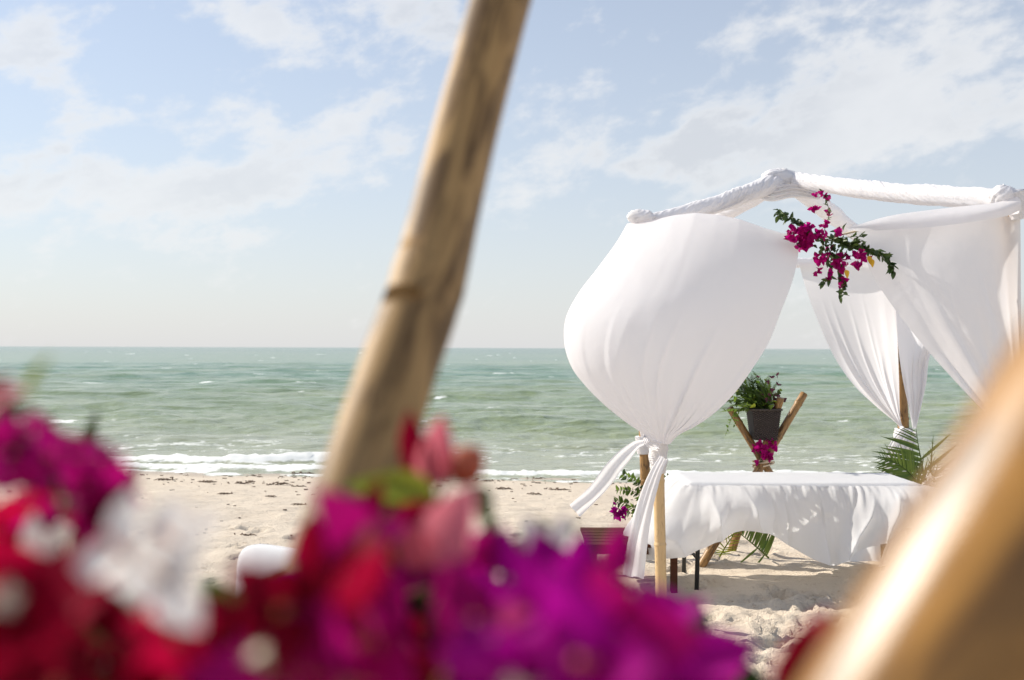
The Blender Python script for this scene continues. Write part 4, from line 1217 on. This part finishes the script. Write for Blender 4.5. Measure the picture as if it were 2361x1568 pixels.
roots = {bc: [], bm_: [], bp: [], bu: [], bw: []}
for d, step in ((.37, 190), (.44, 160), (.53, 130), (.60, 120)):
    y = 1000.
    while y < 1690:
        x = -120. + (40 if int(y / step) % 2 else 0)
        while x < 1760:
            px, py = x + rg.gauss(0, step * .22), y + rg.gauss(0, step * .22)
            half = .036 * F / d * .62
            if py > topy(px) + half * .55 and py > topy(px + half * .5) and px + half * .8 < 1745:
                par, mt_ = pick(px, py)
                loc = at(px, py, d + rg.uniform(-.025, .025))
                dr = rdir(rg, (-.25, -.55, .55), .75)
                if (par is bu and d < .5) or (850 < px < 1160 and d < .5 and py < topy(px) + 210) or (180 < px < 560 and d < .5 and py < 1480):
                    x += step
                    continue
                bigflower(par, loc, dr, rg.uniform(.019, .025) if par is bu else rg.uniform(.033, .043), mt_)
                roots[par].append(loc)
            x += step
        y += step
# leaves filling behind
for k in range(150):
    px = rg.uniform(-100, 1700); py = rg.uniform(topy(px) + 30, 1680)
    par, _ = pick(px, py)
    add_leaf(par, at(px, py, rg.uniform(.60, .75)), rdir(rg, (0, 0, .3)), rdir(rg, (-.3, -.5, .6)), rg.uniform(.045, .065), M_LEAF, r=rg)
# the single blossoms and leaves that stand out
def petal(par, px0, py0, px1, py1, d, wid, mt_, nrm=(-.5, -.7, .5), k=0, d1=None):
    a_, b_ = at(px0, py0, d), at(px1, py1, d1 or d)
    L = (b_ - a_).length
    return obj('bract', with_mat(BRACT, mt_)[k], None, par, orient_y(a_, b_ - a_, nrm, wid * d / F, L))
def leaf2(par, px0, py0, px1, py1, d, wid, mt_, nrm=(-.3, -.7, .6), k=0, d1=None):
    a_, b_ = at(px0, py0, d), at(px1, py1, d1 or d)
    L = (b_ - a_).length
    return obj('leaf', with_mat(LEAFM, mt_)[k], None, par, orient_y(a_, b_ - a_, nrm, wid * d / F / .58, L))
petal(bm_, 990, 1125, 955, 940, .60, 140, M_CRIMSON, (-.6, -.8, .1), 0)
petal(bm_, 992, 1130, 1020, 955, .595, 120, M_PINK, (.1, -1, .2), 1)
petal(bm_, 995, 1125, 1030, 990, .62, 100, M_CRIMSON, (.5, -.8, .2), 1)
petal(bm_, 1005, 1310, 1085, 1118, .53, 190, M_PINK, (-.25, -.85, .4), 1)
petal(bm_, 900, 1260, 1005, 1160, .55, 140, M_CRIMSON, (-.2, -.85, .4), 0)
petal(bm_, 1010, 1300, 905, 1185, .56, 150, M_CRIMSON, (-.1, -.9, .3), 1)
petal(bm_, 1050, 1330, 1140, 1225, .55, 150, M_MAGENTA, (.1, -.9, .3), 1)
petal(bm_, 1000, 1300, 920, 1215, .535, 120, M_PINK, (-.3, -.85, .3), 2)
petal(bm_, 755, 1350, 735, 1180, .54, 170, M_CRIMSON, (-.4, -.85, .2), 0)
petal(bm_, 835, 1290, 825, 1150, .56, 170, M_PURPLE, (-.3, -.85, .3), 2)
petal(bm_, 720, 1360, 610, 1340, .60, 110, M_PURPLE, (-.2, -.8, .6), 0)
leaf2(bm_, 1010, 1150, 795, 1098, .58, 95, M_LEAF_Y, (.1, -.75, .6), 1)
leaf2(bm_, 1005, 1165, 790, 1150, .585, 100, M_LEAF, (.0, -.8, .5), 0)
leaf2(bm_, 1080, 1120, 1145, 1215, .58, 70, M_LEAF, (.3, -.7, .6), 1)
leaf2(bm_, 905, 1270, 890, 1180, .545, 62, M_LEAF_Y, (-.3, -.9, .3), 0)
# bud
tt = np.linspace(0, 1, 9)
bp0, bp1 = at(1045, 1105, .60), at(1108, 1035, .60)
v, f, _ = tube(np.array([bp0.lerp(bp1, t) for t in tt]), .011 * np.sin(math.pi * np.clip(tt * .85 + .12, 0, 1)) ** .8 + .001, 10)
obj('bud', mesh('bud', v, f), M_BUD, bm_)
stem(bm_, [at(1000, 1300, .62), at(1010, 1180, .61), at(1025, 1120, .605), at(1050, 1102, .60)], .002, .0015)
stem(bm_, [at(1010, 1180, .61), at(1000, 1140, .608), at(992, 1118, .602)], .002, .0015)
# purple tips
petal(bp, 1420, 1330, 1440, 1205, .56, 105, M_MAGENTA, (-.3, -.9, .2), 0)
petal(bp, 1300, 1330, 1235, 1215, .56, 130, M_PURPLE, (-.5, -.8, .3), 0)
petal(bp, 1500, 1430, 1590, 1395, .53, 140, M_PURPLE, (-.2, -.8, .6), 0)
petal(bp, 1560, 1560, 1745, 1480, .50, 190, M_PURPLE, (-.2, -.8, .6), 1)
petal(bp, 1180, 1330, 1150, 1215, .56, 120, M_PURPLE, (-.4, -.8, .4), 2)
petal(bp, 1330, 1420, 1370, 1310, .55, 70, M_MAGENTA, (.4, -.8, .3), 2)
# white blossoms
for (x, y, d, z_, sp_) in ((300, 1285, .37, .027, .3), (425, 1270, .385, .028, 1.1), (400, 1345, .36, .024, 2.0)):
    bigflower(bw, at(x, y, d), (-.45, -.62, .64), z_, M_WHITEB, sp_, .12)
stem(bw, [at(400, 1700, .50), at(405, 1500, .38), at(400, 1345, .362)], .002, .0015)
for (x0, y0, x1, y1, w_) in ((1270, 1290, 1205, 1190, 90), (1275, 1290, 1320, 1185, 95)):
    petal(bp, x0, y0, x1, y1, .60, w_, M_WHITEB, (-.3, -.7, .6), rg.randrange(3))
for (x0, y0, x1, y1, w_) in ((110, 1330, 70, 1180, 110), (110, 1330, 150, 1200, 90)):
    petal(bw, x0, y0, x1, y1, .52, w_, M_WHITEB, (-.3, -.7, .5), 1)
# sprig at the left edge
petal(bu, -40, 950, 60, 895, .50, 100, M_PINK, (-.4, -.6, .7), 1)
petal(bu, -50, 920, 40, 870, .51, 70, M_CRIMSON, (-.4, -.6, .7), 0)
leaf2(bu, -60, 965, 75, 935, .50, 70, M_LEAF, (.1, -.7, .7), 0)
leaf2(bu, 60, 920, 112, 812, .48, 42, M_LEAF_Y, (-.4, -.8, .3), 0)
leaf2(bu, 130, 1150, 235, 1110, .50, 55, M_LEAF_Y, (-.2, -.8, .5), 1)
leaf2(bu, 190, 1180, 120, 1090, .51, 70, M_LEAF, (-.2, -.8, .5), 1)
for k in range(26):
    t_ = rg.random(); x = 20 + 270 * t_ + rg.gauss(0, 12); y = 985 + 150 * t_ ** 1.6 + abs(rg.gauss(0, 50)); d = rg.uniform(.47, .56)
    bigflower(bu, at(x, y, d), rdir(rg, (-.2, -.7, .5), .6), rg.uniform(.017, .024), M_MAGENTA)
# crimson highlight petal and pale centres
petal(bc, 350, 1440, 380, 1310, .46, 130, M_CRIMSON, (-.6, -.4, .9), 1)
petal(bc, 210, 1420, 225, 1240, .48, 190, M_CRIMSON, (.2, -1, 0), 0)
# red sprig beside the honey pole
br_ = thing('bougainvillea', 'blurred dark red bougainvillea sprig against the honey-coloured bamboo pole', 'flowers', soil + Vector((.2, -.1, 0)), GB)
for (x0, y0, x1, y1, w_) in ((1850, 1600, 1915, 1400, 190), (1830, 1650, 1860, 1440, 170), (1790, 1720, 1845, 1530, 170)):
    petal(br_, x0, y0, x1, y1, .44, w_, M_CRIMSON, (-.3, -.9, .2), 0)
stem(br_, [soil + Vector((.2, -.08, 0)), at(1840, 1690, .5), at(1858, 1610, .475)], .003, .0015)
# stems down to the planter
for par, rootx in ((bc, -.22), (bm_, -.10), (bp, .04), (bu, -.28)):
    ls = roots[par]
    for q in ls[::3]:
        b0 = Vector((max(-.32, min(.12, rootx + rg.uniform(-.06, .06))), .62 + rg.uniform(-.05, .05), 1.38))
        stem(par, [b0, b0.lerp(q, .5) + Vector((0, .03, .02)), q], .0022, .0012, n=10)
